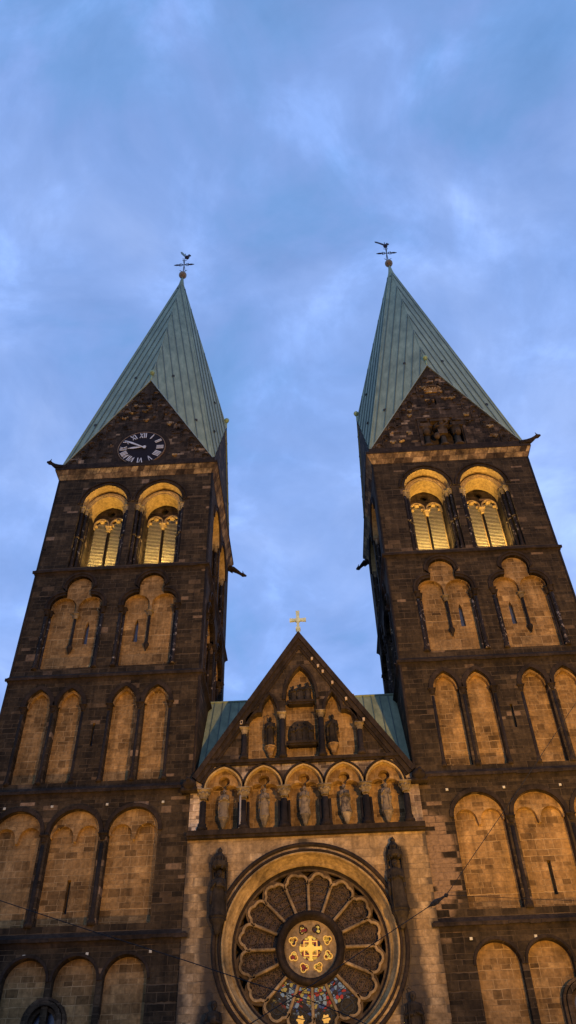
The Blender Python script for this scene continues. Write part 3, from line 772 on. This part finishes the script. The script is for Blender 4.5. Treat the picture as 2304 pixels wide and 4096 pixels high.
def hand(ang, L, w, tail, y):
    a = radians(90 - ang); d = Vector((cos(a), sin(a))); n = Vector((-d.y, d.x))
    pts = [d * -tail * .2 + n * .05, d * L * .6 + n * w, d * L, d * L * .6 - n * w, d * -tail * .2 - n * .05, d * -tail * .7 - n * w * 1.3, d * -tail, d * -tail * .7 + n * w * 1.3]
    b = MB(Tc); b.solid([(p.x, p.y) for p in pts], y - .03, y); return b
hand(264, 1.3, .11, .45, -.2).build('clock_hand', M['numeral'], clock); hand(300, 1.85, .1, .5, -.27).build('clock_hand', M['numeral'], clock)

# ------------------------------------------------------------------ centre bay
FY = -.12
cw = MB()
GA = 34.75; GB = 24.4; GX = 6.78
# lower pale wall with the rose opening
RZ = 14.86; RR = 4.84
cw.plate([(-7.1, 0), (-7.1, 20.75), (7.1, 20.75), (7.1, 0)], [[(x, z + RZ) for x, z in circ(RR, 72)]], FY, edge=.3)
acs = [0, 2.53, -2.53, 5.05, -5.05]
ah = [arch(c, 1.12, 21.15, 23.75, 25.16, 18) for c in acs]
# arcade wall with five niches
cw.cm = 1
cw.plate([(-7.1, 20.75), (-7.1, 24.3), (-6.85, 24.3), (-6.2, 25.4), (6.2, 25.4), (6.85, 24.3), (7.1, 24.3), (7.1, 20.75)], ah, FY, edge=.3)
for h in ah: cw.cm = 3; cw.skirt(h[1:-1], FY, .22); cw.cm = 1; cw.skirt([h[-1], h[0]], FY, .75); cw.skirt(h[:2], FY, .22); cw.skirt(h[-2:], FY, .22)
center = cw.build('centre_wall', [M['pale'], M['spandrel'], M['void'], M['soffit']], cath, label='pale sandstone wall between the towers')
for c, h in zip(acs, ah):
    b = MB()
    b.plate([(c - 1.2, 21.1), (c - 1.2, 25.25), (c + 1.2, 25.25), (c + 1.2, 21.1)], [], .75)
    up = arch(c, 1.14, 23.45, 23.75, 25.18, 18)
    low = trefoil(c, 1.0, 23.45, 23.6, .6, 24.78, .36)
    b.plate(up + low[::-1], [], .22); b.skirt(low, .22, .75)
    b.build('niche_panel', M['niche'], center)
    b = MB(); b.band(h[1:-1], .0, .1, FY - .08, FY + .02); b.build('archivolt', M['soffit'], center)
    b = MB(); b.band(h[1:-1], .12, .22, FY - .16, FY + .02); b.build('archivolt', M['trim'], center)
for x in (-6.27, -3.79, -1.265, 1.265, 3.79, 6.27):
    b = MB(); column(b, x, FY - .02, 21.15, 23.4, .2, .4, .55, 12); b.build('column', M['trim'], center, True)
    if abs(x) < 6:
        b = MB(); column(b, x - .28, .12, 21.15, 23.4, .1, .4, .4); column(b, x + .28, .12, 21.15, 23.4, .1, .4, .4); b.build('column', M['trim'], center, True)
    b = MB(); capital(b, x, FY, 23.75, .2, .6, 12)
    for i in range(8):
        t = 2 * pi * i / 8; b.ball((x + .3 * cos(t), FY + .3 * sin(t), 23.5), .1, 5)
    b.build('capital', M['carved'], center)
b = MB()
column(b, -3.95, FY - .2, 21.2, 23.35, .06, .1, .1); b.build('column', M['plainwhite'], center, True, label='pale replaced shaft')
b = MB(); b.box(-7.12, 7.12, FY - .42, FY + .02, 20.82, 21.12); b.box(-7.1, 7.1, FY - .3, FY + .02, 20.68, 20.82); b.build('sill', M['trim'], center)
# gable wall
gw = MB()
def gline(z, off=0): return (GA - z) / (GA - GB) * GX - off
cen = [(-1.05, 25.7), (-1.05, 29.9)] + arch(0, 1.0, 29.9, 30.3, 32.5, 14)[1:-1] + [(1.05, 29.9), (1.05, 25.7)]
lf = [(-3.55, 25.7), (-3.55, 28.2), (-3.48, 28.55), (-3.25, 28.85), (-2.95, 29.0), (-2.66, 29.0), (-2.6, 29.5), (-2.42, 29.95), (-2.13, 30.35), (-1.85, 29.95), (-1.66, 29.5), (-1.6, 28.95), (-1.5, 28.7), (-1.5, 25.7)]
rt_ = [(-x, z) for x, z in lf][::-1]
gw.plate([(-6.2, 25.4), (-gline(25.4), 25.4), (0, GA), (gline(25.4), 25.4), (6.2, 25.4)], [cen, lf, rt_], FY, .45)
gable = gw.build('gable_wall', [M['cgable']], cath, label='steep dark gable with three statue niches')
for poly in (cen, lf, rt_):
    xs = [p[0] for p in poly]; zs = [p[1] for p in poly]
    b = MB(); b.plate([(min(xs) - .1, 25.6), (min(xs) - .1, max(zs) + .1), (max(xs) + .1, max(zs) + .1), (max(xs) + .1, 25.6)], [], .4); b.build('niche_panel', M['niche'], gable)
    b = MB(); b.band(poly[1:-1], .02, .2, FY - .1, FY + .02); b.build('archivolt', M['trim'], gable)
for x, zt in ((-1.28, 28.75), (1.28, 28.75), (-3.77, 27.75), (3.77, 27.75)):
    b = MB(); column(b, x, FY - .12, 25.65, zt, .17, .35, .45); b.build('column', M['trim'], gable, True)
    b = MB(); capital(b, x, FY - .12, zt + .1, .15, .45); b.build('capital', M['carved'], gable)
b = MB(); b.box(-6.15, 6.15, FY - .28, FY + .02, 25.42, 25.62); b.box(-6.2, 6.2, FY - .16, FY + .02, 25.3, 25.42); b.build('sill', M['trim'], gable)
# coping on both slopes
for k in (-1, 1):
    b = MB()
    for (o1, o2, y0, y1) in ((-.3, .02, FY - .34, .9), (.02, .3, FY - .2, .0), (.3, .45, FY - .1, .0)):
        nx = (GA - GB); nz = GX; l = sqrt(nx * nx + nz * nz); nx /= l; nz /= l
        P = lambda x, z, o: (k * (x - nx * o), z - nz * o)
        poly = [P(0 if o1 < 0 else .0, GA, o1), P(GX, GB, o1), P(GX, GB, o2), P(0, GA, o2)]
        poly[0] = (0, GA - o1 / nz * 1.0 if o1 < 0 else GA - o1 / nz); poly[3] = (0, GA - o2 / nz)
        b.solid(poly, y0, y1)
    b.build('coping', M['trim'], gable)
    for _ in range(6 if k > 0 else 2):
        b = MB()
        z = random.uniform(27.5, 33) if k > 0 else random.uniform(27, 29.2); x = k * (gline(z) - .28)
        b.box(x - .07, x + .07, FY - .25, FY - .15, z - .1, z + .12)
        b.build('coping_patch', M['plainwhite'], gable, label='pale repaired stone')
    b = MB(); b.ball((k * 7.15, -.45, 24.05), .45, 8, .8); b.box(k * 7.15 - .5, k * 7.15 + .5, -.6, .1, 23.6, 23.85); b.tube((k * 7.15, -.3, 24.1), (k * 7.2, -1.0, 24.2), .25, .12, 8); b.build('kneeler', M['trim'], gable, True)
# cross
b = MB()
b.box(-.12, .12, FY - .1, FY + .18, GA + .2, 35.72); b.box(-.17, .17, FY - .14, FY + .22, 35.62, 35.78)
zc = 36.5
def arm(dx, dz, l=.6):
    n = Vector((-dz, dx)); d = Vector((dx, dz)); p = [d * .12 + n * .09, d * l + n * .14, d * l - n * .14, d * .12 - n * .09]
    return [(q.x, q.y + zc) for q in p]
for d in ((1, 0), (-1, 0)): b.solid(arm(*d), FY - .05, FY + .11)
b.solid(arm(0, 1, .8), FY - .05, FY + .11)
b.solid([(-.09, zc - .1), (-.11, 35.75), (.11, 35.75), (.09, zc - .1)], FY - .05, FY + .11)
b.solid([(q[0], q[1] + zc) for q in circ(.2, 16)], FY - .07, FY + .13)
b.build('cross', M['crossm'], cath, label='small pale cross on top of the centre gable')

# rose window
rw = MB()
def ringsurf(b, prof, n=96, cz=RZ):      # prof (r, y)
    vs = []; fs = []
    for r, y in prof:
        for i in range(n): t = 2 * pi * i / n; vs.append((r * cos(t), y, cz + r * sin(t)))
    for k in range(len(prof) - 1):
        for i in range(n): j = (i + 1) % n; fs.append((k * n + i, k * n + j, (k + 1) * n + j, (k + 1) * n + i))
    b.add(vs, fs)
ringsurf(rw, [(4.9, FY - .02), (4.87, FY - .12), (4.8, FY - .14), (4.77, FY + .03), (4.74, .12), (4.72, .14), (4.66, .42), (4.6, .44), (4.54, .66), (4.48, .6), (4.42, .66), (4.38, .75)])
rose = rw.build('rose_window', M['ringst'], cath, True, label='large round rose window ringed by ochre mouldings')
b = MB(); ringsurf(b, [(4.38, .74), (4.36, .9), (4.3, .92), (4.2, 1.0)]); b.build('rose_reveal', M['trim'], rose, True)
b = MB(); ringsurf(b, [(5.42, FY), (5.4, FY - .12), (5.24, FY - .16), (5.2, FY - .04), (5.18, FY)]); ringsurf(b, [(5.06, FY), (5.04, FY - .1), (4.94, FY - .1), (4.92, FY)]); b.build('rose_hood', M['trim'], rose, True)
def polar(r, a): return (r * cos(a), r * sin(a) + RZ)
petals = []; tris_ = []
for i in range(16):
    a = radians(90 + 11.25 + 22.5 * i)
    ca, sa = cos(a), sin(a)
    loc2 = lambda u, v: (u * ca - v * sa, u * sa + v * ca + RZ)
    pts = []
    r0 = 1.92; w0 = r0 * math.tan(radians(11.25)) - .1; r1 = 3.3; w1 = r1 * math.tan(radians(11.25)) - .09
    pts += [loc2(r0, -w0), loc2(r1, -w1)]
    for k in range(1, 30):
        al = -pi / 2 + pi * k / 30
        rr = .55 + .13 * abs(sin(2.5 * (al + pi / 2)))
        pts.append(loc2(r1 + rr * cos(al), rr * sin(al)))
    pts += [loc2(r1, w1), loc2(r0, w0)]
    petals.append(pts)
    s_ = radians(90 + 22.5 * i)
    tris_.append([polar(3.8, s_), polar(4.0, s_ - .055), polar(4.16, s_ - .105), polar(4.18, s_), polar(4.16, s_ + .105), polar(4.0, s_ + .055)])
b = MB()
b.plate([(x, z + RZ) for x, z in circ(4.27, 96)], petals + tris_ + [[(x, z + RZ) for x, z in circ(1.55, 48)]], .95, 1.2)
nplate = len(b.f)
for i in range(16):
    a = radians(90 + 22.5 * i); x0, z0_ = polar(1.95, a); x1, z1_ = polar(3.55, a)
    b.tube((x0, .9, z0_), (x1, .9, z1_), .085, .085, 8)
for p in petals:
    b.band(p[1:-1][::-1], -.02, .11, .82, .96)
b.m = [0] * nplate + [1] * (len(b.f) - nplate)
b.build('tracery', [M['carvdk'], M['soffit2']], rose)
b = MB(); ringsurf(b, [(1.9, .96), (1.88, .6), (1.8, .5), (1.68, .48), (1.6, .52)]); b.build('hub_ring', M['trim'], rose, True)
b = MB(); ringsurf(b, [(1.62, .5), (1.56, .56), (1.5, .8), (1.44, 1.0)]); b.build('hub_ring', M['trim'], rose, True)
for i, p in enumerate(petals):
    ang = (90 + 11.25 + 22.5 * i) % 360
    b = MB(); 
    cxp = sum(q[0] for q in p) / len(p); czp = sum(q[1] for q in p) / len(p)
    b.plate([(cxp + (x - cxp) * 1.08, czp + (z - czp) * 1.04) for x, z in p], [], 1.15)
    lit = abs(ang - 270) < 35
    b.build('glass_pane', M['gcol'] if lit else M['gdark'], rose, label='lit blue and red glass petal' if lit else None)
    if lit and abs(ang - 270) < 20:
        q = MB(); x, z = polar(3.45, radians(ang)); q.plate([(x + u * (1 + .18 * cos(6 * atan2(v, u))), z + v * (1 + .18 * cos(6 * atan2(v, u)))) for u, v in circ(.2, 36)], [], 1.1)
        q.build('glass_roundel', M['golddim'], rose)
    # leading pattern
    q = MB(); a = radians(ang)
    for r in (2.2, 2.6, 3.0, 3.4):
        w = r * math.tan(radians(11.25)) - .09
        q.tube((r * cos(a) + w * sin(a), 1.1, r * sin(a) - w * cos(a) + RZ), (r * cos(a) - w * sin(a), 1.1, r * sin(a) + w * cos(a) + RZ), .022, .022, 5)
    x, z = polar(3.35, a)
    vs = [(x + .33 * cos(t), 1.1, z + .33 * sin(t)) for t in [2 * pi * k / 12 for k in range(13)]]; q.path(vs, .025, 4)
    q.build('glazing_bar', M['hook'] if lit else M['carvdk'], rose)
# roundel in the hub
hol = [[(x, z + RZ) for x, z in circ(.62, 32)]]
for i in range(8):
    a = radians(22.5 + 45 * i); c_ = polar(1.03, a); fo = []
    for q in range(24):
        t = 2 * pi * q / 24; rr = .11 + .11 * abs(cos(1.5 * (t - a))); fo.append((c_[0] + rr * cos(t), c_[1] + rr * sin(t)))
    hol.append(fo)
b = MB(); b.plate([(x, z + RZ) for x, z in circ(1.46, 48)], hol, .95, 1.05); b.build('roundel', M['soffit2'], rose, label='pale stone roundel at the hub')
b = MB(); b.plate([(x, z + RZ) for x, z in circ(.66, 32)], [], 1.03); b.build('glass_pane', M['ggold'], rose, label='lit amber centre glass')
for i, h in enumerate(hol[1:]):
    b = MB(); cxp = sum(q[0] for q in h) / len(h); czp = sum(q[1] for q in h) / len(h)
    b.plate([(cxp + (x - cxp) * 1.15, czp + (z - czp) * 1.15) for x, z in h], [], 1.03); b.build('glass_pane', M['ggold'], rose)
    b = MB(); b.band(h + h[:2], -.05, .0, .9, .96); b.build('glazing_bar', M['golddim'] if czp < RZ + .5 else M['trim'], rose)
b = MB()
for a in (0, 90, 180, 270):
    t = radians(a); d = Vector((cos(t), sin(t))); n = Vector((-d.y, d.x))
    pts = [d * .1 + n * .1, d * .52 + n * .08, d * .54 + n * .13, d * .66 + n * .13, d * .66 - n * .13, d * .54 - n * .13, d * .52 - n * .08, d * .1 - n * .1]
    b.solid([(p.x, p.y + RZ) for p in pts], .95, 1.0)
b.build('glass_cross', M['goldlit2'], rose, label='glowing golden cross in the hub')
b = MB(); b.solid([(x, z + RZ) for x, z in circ(.22, 20)], .93, 1.0); b.build('glass_boss', M['goldlit2'], rose)
b = MB(); b.plate([(x, z + RZ) for x, z in ((-.4, -.4), (.4, -.4), (.4, .4), (-.4, .4))], [[(x, z + RZ) for x, z in ((-.33, -.33), (.33, -.33), (.33, .33), (-.33, .33))]], .98); b.build('glass_border', M['goldlit'], rose)
b = MB()
for r in (.36, .47): 
    for k in range(4):
        a0 = radians(45 + 90 * k); a1 = radians(135 + 90 * k); b.tube((r * 1.2 * cos(a0), .97, RZ + r * 1.2 * sin(a0)), (r * 1.2 * cos(a1), .97, RZ + r * 1.2 * sin(a1)), .02, .02, 4)
b.build('glass_border', M['redlit'], rose)

# ------------------------------------------------------------------ nave roof between the towers
b = MB(); RY, RZ2 = 5.4, 33.2
b.add([(-6.99, .82, 24.75), (6.99, .82, 24.75), (6.99, RY, RZ2), (-6.99, RY, RZ2), (-6.99, 11, 24), (6.99, 11, 24)], [(0, 1, 2, 3), (3, 2, 5, 4)])
b.cm = 1
d = Vector((0, RY - .82, RZ2 - 24.75)).normalized(); n = Vector((0, -d.z, d.y))
x = -6.6
while x < 6.9:
    p = Vector((x, .82, 24.75)); q = Vector((x, RY, RZ2)); w = Vector((.025, 0, 0)); h = n * .07
    b.add([tuple(p - w), tuple(q - w), tuple(q + w), tuple(p + w), tuple(p - w + h), tuple(q - w + h), tuple(q + w + h), tuple(p + w + h)], [(0, 1, 5, 4), (4, 5, 6, 7), (2, 3, 7, 6)])
    x += .62
b.cm = 0; b.tube((-6.99, RY, RZ2), (6.99, RY, RZ2), .1, .1, 8)
roof = b.build('roof', [M['copper'], M['seam']], cath, label='green copper roof behind the centre gable')
b2 = MB(); b2.add([(-6.4, .6, 24.4), (0, .6, 34.1), (6.4, .6, 24.4), (-6.4, 6.4, 24.4), (0, 6.4, 34.1), (6.4, 6.4, 24.4)], [(0, 1, 4, 3), (1, 2, 5, 4), (3, 4, 5)])
b2.build('gable_roof', M['copper'], roof)
# nave body behind
b = MB(); b.box(-6.9, 6.9, 1.6, 40, 0, 23.8); b.build('nave_wall', M['dark'], cath)

# ------------------------------------------------------------------ statues
def statue_mesh(h=1.75, w=1., seed=0, item='book'):
    """robed standing figure, base at z=0, facing -Y; one continuous lofted robe, head on a neck, arms folded forward"""
    rnd = random.Random(seed); b = MB(); n = 20
    prof = [(0, .26, .2), (.08, .27, .21), (.3, .235, .18), (.55, .215, .165), (.9, .2, .15), (1.05, .185, .14), (1.25, .215, .15), (1.4, .23, .14), (1.46, .19, .12), (1.5, .08, .08), (1.54, .055, .06),
            (1.57, .06, .07), (1.62, .085, .1), (1.68, .095, .11), (1.74, .09, .1), (1.79, .06, .07), (1.815, .02, .02)]
    vs = []; fs = []; k = h / 1.815; ph = rnd.uniform(0, 6)
    lean = rnd.uniform(-.03, .03)
    for z, rx, ry in prof:
        fold = max(0, 1 - z / 1.2) * .13
        for i in range(n):
            t = 2 * pi * i / n; f = 1 + fold * sin(7 * t + ph + z * 1.2)
            vs.append(((rx * w * f * cos(t) + lean * z) * k, (ry * f * sin(t) - (.02 if z > 1.55 else 0)) * k, z * k))
    for a in range(len(prof) - 1):
        for i in range(n): j = (i + 1) % n; fs.append((a * n + i, a * n + j, (a + 1) * n + j, (a + 1) * n + i))
    fs += [tuple(range(n))[::-1], tuple(range((len(prof) - 1) * n, len(prof) * n))]
    b.add(vs, fs)
    q = lambda x, y, z: ((x + lean * z) * k, y * k, z * k)
    # nose, brow, beard
    b.tube(q(0, -.11, 1.71), q(0, -.145, 1.665), .012 * k, .02 * k, 5)
    b.tube(q(0, -.1, 1.63), q(0, -.12, 1.5), .05 * k, .015 * k, 6)
    # arms, sleeves and hands
    up = rnd.choice((0, .1, .18))
    b.path([q(-.2, 0, 1.38), q(-.27, -.04, 1.12), q(-.1, -.2, 1.1 + up)], [.075 * k, .07 * k, .045 * k], 8)
    b.path([q(.2, 0, 1.38), q(.27, -.04, 1.12), q(.1, -.21, 1.16)], [.075 * k, .07 * k, .045 * k], 8)
    for s_, z in ((-1, 1.1 + up), (1, 1.16)):
        b.ball(q(s_ * .085, -.22, z), .04 * k, 6)
        for f in range(4): b.tube(q(s_ * (.07 - .012 * f), -.235, z + .03 - .02 * f), q(s_ * (.02 - .006 * f), -.25, z + .03 - .02 * f), .01 * k, .008 * k, 4)
    # mantle over the shoulders, hanging down one side
    b.path([q(-.22, -.05, 1.42), q(-.29, -.03, 1.0), q(-.3, 0, .5), q(-.27, 0, .12)], [.06 * k, .07 * k, .06 * k, .03 * k], 7)
    b.path([q(.22, -.05, 1.42), q(.28, -.03, .95), q(.27, 0, .6)], [.06 * k, .06 * k, .03 * k], 7)
    if item == 'book': b.box(*sorted((q(-.05, 0, 0)[0], q(.15, 0, 0)[0])), q(0, -.31, 0)[1], q(0, -.25, 0)[1], q(0, 0, 1.08)[2], q(0, 0, 1.3)[2])
    if item == 'staff': b.tube(q(-.22, -.25, .02), q(-.16, -.22, 1.72), .018 * k, .018 * k, 6); b.path([q(-.16, -.22, 1.72), q(-.2, -.22, 1.82), q(-.12, -.22, 1.87), q(-.07, -.22, 1.8)], .018 * k, 5)
    if item == 'sword': b.tube(q(.16, -.25, .25), q(.12, -.27, 1.2), .02 * k, .02 * k, 4); b.tube(q(.03, -.27, 1.02), q(.23, -.26, 1.04), .015 * k, .015 * k, 4)
    if item == 'key': b.path([q(.1, -.26, 1.15), q(.15, -.27, 1.45)], .02 * k, 5); b.box(q(.1, 0, 0)[0], q(.2, 0, 0)[0], q(0, -.28, 0)[1], q(0, -.26, 0)[1], q(0, 0, 1.4)[2], q(0, 0, 1.48)[2])
    return b
def statue(loc, h, w, seed, item, mat, label, group, mcorb):
    o = empty('statue', loc, category='statue', label=label, group=group)
    statue_mesh(h, w, seed, item).build('figure', mat, o, True)
    c = MB(); s_ = h / 1.8
    c.lathe([(.05 * s_, -.62 * s_), (.14 * s_, -.5 * s_), (.2 * s_, -.3 * s_), (.32 * s_, -.1 * s_), (.3 * s_, -.06 * s_), (.34 * s_, 0)], (0, 0, 0), 8)
    c.box(-.1 * s_, .1 * s_, 0, .3, -.4 * s_, -.02)
    c.build('pedestal', mcorb, o)
    return o
pos = {-5.05: ('leftmost', 'book', 1), -2.53: ('second from left', 'staff', 2), 0.0: ('middle', 'key', 3), 2.53: ('second from right', 'book', 4), 5.05: ('rightmost', 'sword', 5)}
for x, (w_, it, sd) in pos.items():
    statue((x, .3, 22.1), 1.85, 1.25, sd, it, M['stat'], '%s of the five robed stone statues in the arcade above the rose window' % w_, 'statues in the arcade above the rose window', M['carved'])
statue((-2.1, .08, 26.6), 2.15, .95, 11, 'staff', M['stat_dark'], 'blackened standing statue in the left niche of the centre gable', 'statues in the gable niches', M['niche'])
statue((2.02, .08, 26.6), 2.15, 1.05, 12, 'sword', M['stat_dark'], 'blackened standing statue in the right niche of the centre gable', 'statues in the gable niches', M['niche'])
def canopied(loc, h, seed, label, item):
    o = statue(loc, h, 1.25, seed, item, M['stat_dark'], label, 'dark statues flanking the rose window', M['stat_dark'])
    b = MB(); s_ = h / 3.
    b.lathe([(.42, h + .12), (.5, h + .2), (.5, h + .45), (.3, h + .55), (.34, h + .75), (.12, h + 1.05), (.16, h + 1.15), (.02, h + 1.35)], (0, .1, 0), 8)
    for i in range(6):
        a = 2 * pi * i / 6; b.tube((.42 * cos(a), .1 + .42 * sin(a), h + .02), (.4 * cos(a), .1 + .4 * sin(a), h + .75), .07, .02, 5)
    for k in (-1, 1): b.tube((k * .42, .25, -.1), (k * .42, .25, h + .2), .06, .06, 6)
    b.build('canopy', M['stat_dark'], o)
canopied((-5.08, FY - .42, 16.2), 2.55, 21, 'sooty canopied statue to the upper left of the rose window', 'book')
canopied((5.08, FY - .42, 16.2), 2.75, 22, 'sooty canopied statue to the upper right of the rose window', 'staff')
statue((-5.15, FY - .45, 9.45), 2.7, 1.2, 23, 'book', M['stat_dark'], 'dark statue with its head just in view below left of the rose window', 'dark statues flanking the rose window', M['stat_dark'])
statue((5.15, FY - .45, 9.45), 2.8, 1.2, 24, 'staff', M['stat_dark'], 'dark statue with its head just in view below right of the rose window', 'dark statues flanking the rose window', M['stat_dark'])
# reliefs in the middle gable niche
def relief(z, w, label, n):
    o = empty('carved_group', (0, .1, z), category='sculpture', label=label, group='carved groups in the middle gable niche')
    for i in range(n):
        x = (i - (n - 1) / 2) * w / n
        b = statue_mesh(1.35 + .12 * ((i * 7) % 3 - 1), 1.25, 40 + i + int(z), ('book', None, 'key')[i % 3])
        b.T = None; b.v = [(p[0] + x, p[1] - .05 * (i % 2), p[2]) for p in b.v]
        b.build('figure', M['stat_dark'], o, True)
    b = MB(); b.box(-w / 2 - .2, w / 2 + .2, -.3, .3, -.14, 0); b.box(-w / 2 - .1, w / 2 + .1, -.2, .3, -.26, -.14)
    b.tube((-w / 2 - .1, -.25, -.2), (-w / 2 - .3, -.5, -.45), .06, .02, 5)
    b.build('ledge', M['trim'], o)
    b = MB(); b.solid([(-w / 2, 0), (-w / 2, .9), (w / 2, .9), (w / 2, 0)] if z > 29 else [(-w / 2, 0), (-w / 2, 1.2), (-w / 4, 1.6), (w / 4, 1.6), (w / 2, 1.2), (w / 2, 0)], .1, .28)
    b.build('backing', M['stat_dark'], o)
relief(29.85, 1.45, 'small dark carved group of figures high in the middle gable niche', 3)
relief(26.85, 1.6, 'broad dark carved group of figures low in the middle gable niche', 4)

# ------------------------------------------------------------------ overhead wires over the square
def wire(pts, r, label, sag=0.):
    b = MB(); P = []
    for a, c in zip(pts[:-1], pts[1:]):
        a = Vector(a); c = Vector(c)
        for i in range(10):
            t = i / 10; p = a.lerp(c, t); p.z -= sag * 4 * t * (1 - t); P.append(tuple(p))
    P.append(tuple(pts[-1])); b.path(P, r, 6)
    o = b.build('overhead_wire', M['cable'], None, True)
    o['label'] = label; o['category'] = 'wire'; o['group'] = 'wires strung over the square'; return o
wA = [(15.254, -17.0, 22.606), (11.735, -18.0, 18.591), (8.346, -19.0, 14.575), (4.915, -20.0, 10.612)]
wA2 = [(4.328, -20.2, 10.251), (3.496, -20.6, 9.705), (0.527, -22.0, 7.745), (-1.265, -23.0, 6.581), (-2.440, -24.0, 5.748)]
w1 = wire([(22, -15, 30)] + wA + wA2, .013, 'black wire running diagonally down across the right tower to the rose window')
b = MB(); pa, pb = Vector(wA[-1]), Vector(wA2[0]); d = pb - pa
b.path([tuple(pa + d * t) for t in (-.12, 0, .12, .35, .6, .85, 1.0, 1.15)], [.02, .075, .03, .045, .085, .075, .03, .015], 8)
b.build('insulator', M['cable'], w1, True)
b = MB(); b.ball(tuple(pa), .045, 6); b.build('clamp', M['anchor'], w1, True)
wire([(-11.862, -20.0, 11.598), (-10.005, -20.0, 11.024), (-6.755, -20.4, 9.879), (-3.412, -21.0, 8.705), (-1.037, -21.6, 7.796), (0.504, -22.0, 7.243), (1.583, -22.2, 6.771), (2.743, -22.5, 6.180)], .014, 'black wire crossing the lower left tower and the foot of the rose window')
wire([(4.915, -20.0, 10.612), (5.541, -19.8, 10.642), (7.732, -19.0, 10.721), (9.661, -18.0, 10.901), (11.870, -17.0, 11.076)], .008, 'thin nearly level wire leading right from the clamp below the right tower niches')

# ------------------------------------------------------------------ ground
b = MB(); b.add([(-400, -400, 0), (400, -400, 0), (400, 400, 0), (-400, 400, 0)], [(0, 1, 2, 3)])
g = b.build('ground', M['paving']); g['kind'] = 'structure'

# ------------------------------------------------------------------ sky, lights, camera
w = bpy.data.worlds.new('World'); S.world = w; w.use_nodes = True
nt = w.node_tree; L = nt.links.new; bg = nt.nodes['Background']
tc = N(nt, 'ShaderNodeTexCoord'); sp = N(nt, 'ShaderNodeSeparateXYZ'); L(tc.outputs['Generated'], sp.inputs[0])
dz = math_(nt, 'ADD', math_(nt, 'MAXIMUM', sp.outputs['Z'], 0.0), .35)
cv = N(nt, 'ShaderNodeCombineXYZ'); L(math_(nt, 'DIVIDE', sp.outputs['X'], dz), cv.inputs[0]); L(math_(nt, 'DIVIDE', sp.outputs['Y'], dz), cv.inputs[1])
cv.inputs[2].default_value = 1.9
big = noise(nt, cv.outputs[0], 2.2, 4, .5, .3); med = noise(nt, cv.outputs[0], 5.2, 7, .55, .5); fine = noise(nt, cv.outputs[0], 9., 7, .58, .4)
sky = N(nt, 'ShaderNodeTexSky'); sky.sky_type = 'NISHITA'; sky.sun_disc = False; sky.sun_elevation = radians(2.0); sky.sun_rotation = radians(150)
drift = math_(nt, 'ADD', math_(nt, 'MULTIPLY', sp.outputs['X'], .12), math_(nt, 'MULTIPLY', math_(nt, 'SUBTRACT', .8, sp.outputs['Z']), .16))
c1 = ramp(nt, math_(nt, 'ADD', drift, math_(nt, 'ADD', math_(nt, 'MULTIPLY', big, .42), math_(nt, 'MULTIPLY', med, .58))), [(.36, (.15, .31, .65)), (.43, (.175, .335, .69)), (.49, (.21, .35, .72)), (.56, (.245, .385, .765)), (.66, (.31, .45, .83))])
c2 = ramp(nt, math_(nt, 'ADD', math_(nt, 'MULTIPLY', med, .35), math_(nt, 'MULTIPLY', fine, .65)), [(.36, .92), (.45, .975), (.52, 1.02), (.57, 1.1), (.65, 1.32)])
col = mix(nt, 1.0, c1, c2, 'MULTIPLY')
col = mix(nt, 1.0, col, ramp(nt, sp.outputs['Z'], [(.35, 1.12), (.65, 1.02), (1.0, .9)]), 'MULTIPLY')
# the overcast colour over the clear dusk sky
sc = mix(nt, 1.0, sky.outputs[0], (.1, .1, .1), 'MULTIPLY')
L(mix(nt, .99, sc, col), bg.inputs[0]); bg.inputs[1].default_value = 1.19

def spot(name, loc, target, power, col, size, blend=.6, radius=.5):
    l = bpy.data.lights.new(name, 'SPOT'); l.energy = power; l.color = col; l.spot_size = radians(size); l.spot_blend = blend; l.shadow_soft_size = radius
    o = bpy.data.objects.new(name, l); C.objects.link(o); o.location = loc
    o.rotation_euler = (Vector(target) - Vector(loc)).to_track_quat('-Z', 'Y').to_euler(); return o
WARM = (1.0, .54, .10)
spot('floodlight', (24, -62, 3), (12, 0, 38), 225000, WARM, 62, 1.0)
spot('floodlight', (12.5, -14, 2), (13.5, 0, 42), 20000, WARM, 84, 1.0)
spot('floodlight', (-11.5, -14, 2), (-13.5, 0, 50), 17500, WARM, 78, 1.0)
spot('floodlight', (.5, -9, 2.5), (0, 0, 26), 6300, (1.0, .58, .16), 86, 1.0)
for sg in (-1, 1):
    for a in (11.33, 16.05):
        for (T) in (1,):
            spot('belfry_lamp', (sg * a, .75, 42.95), (sg * a, 1.5, 50), 3300 if sg > 0 else 2700, (1.0, .68, .22), 120, .9, .12)

sun = bpy.data.lights.new('sun', 'SUN'); sun.energy = .12; sun.angle = radians(15); sun.color = (1, .9, .85)
so = bpy.data.objects.new('sun', sun); C.objects.link(so); so.rotation_euler = (radians(70), 0, radians(-30))

cam = bpy.data.cameras.new('camera'); co = bpy.data.objects.new('camera', cam); C.objects.link(co)
yaw, pitch, roll = radians(-1.643), radians(43.778), radians(-1.778)
f = Vector((sin(yaw) * cos(pitch), cos(yaw) * cos(pitch), sin(pitch))); r = Vector((cos(yaw), -sin(yaw), 0)); u = r.cross(f)
r2 = r * cos(roll) + u * sin(roll); u2 = -r * sin(roll) + u * cos(roll)
co.matrix_world = Matrix(((r2.x, u2.x, -f.x, .902), (r2.y, u2.y, -f.y, -48), (r2.z, u2.z, -f.z, 1.6), (0, 0, 0, 1)))
cam.sensor_fit = 'VERTICAL'; cam.sensor_height = 24; cam.lens = 24 * 2013.7 / 2576; cam.clip_end = 2000; cam.clip_start = .1
S.camera = co
S.view_settings.view_transform = 'Standard'; S.view_settings.look = 'None'; S.view_settings.exposure = 0; S.view_settings.gamma = 1
S.render.engine = 'CYCLES'; S.render.resolution_x = 576; S.render.resolution_y = 1024
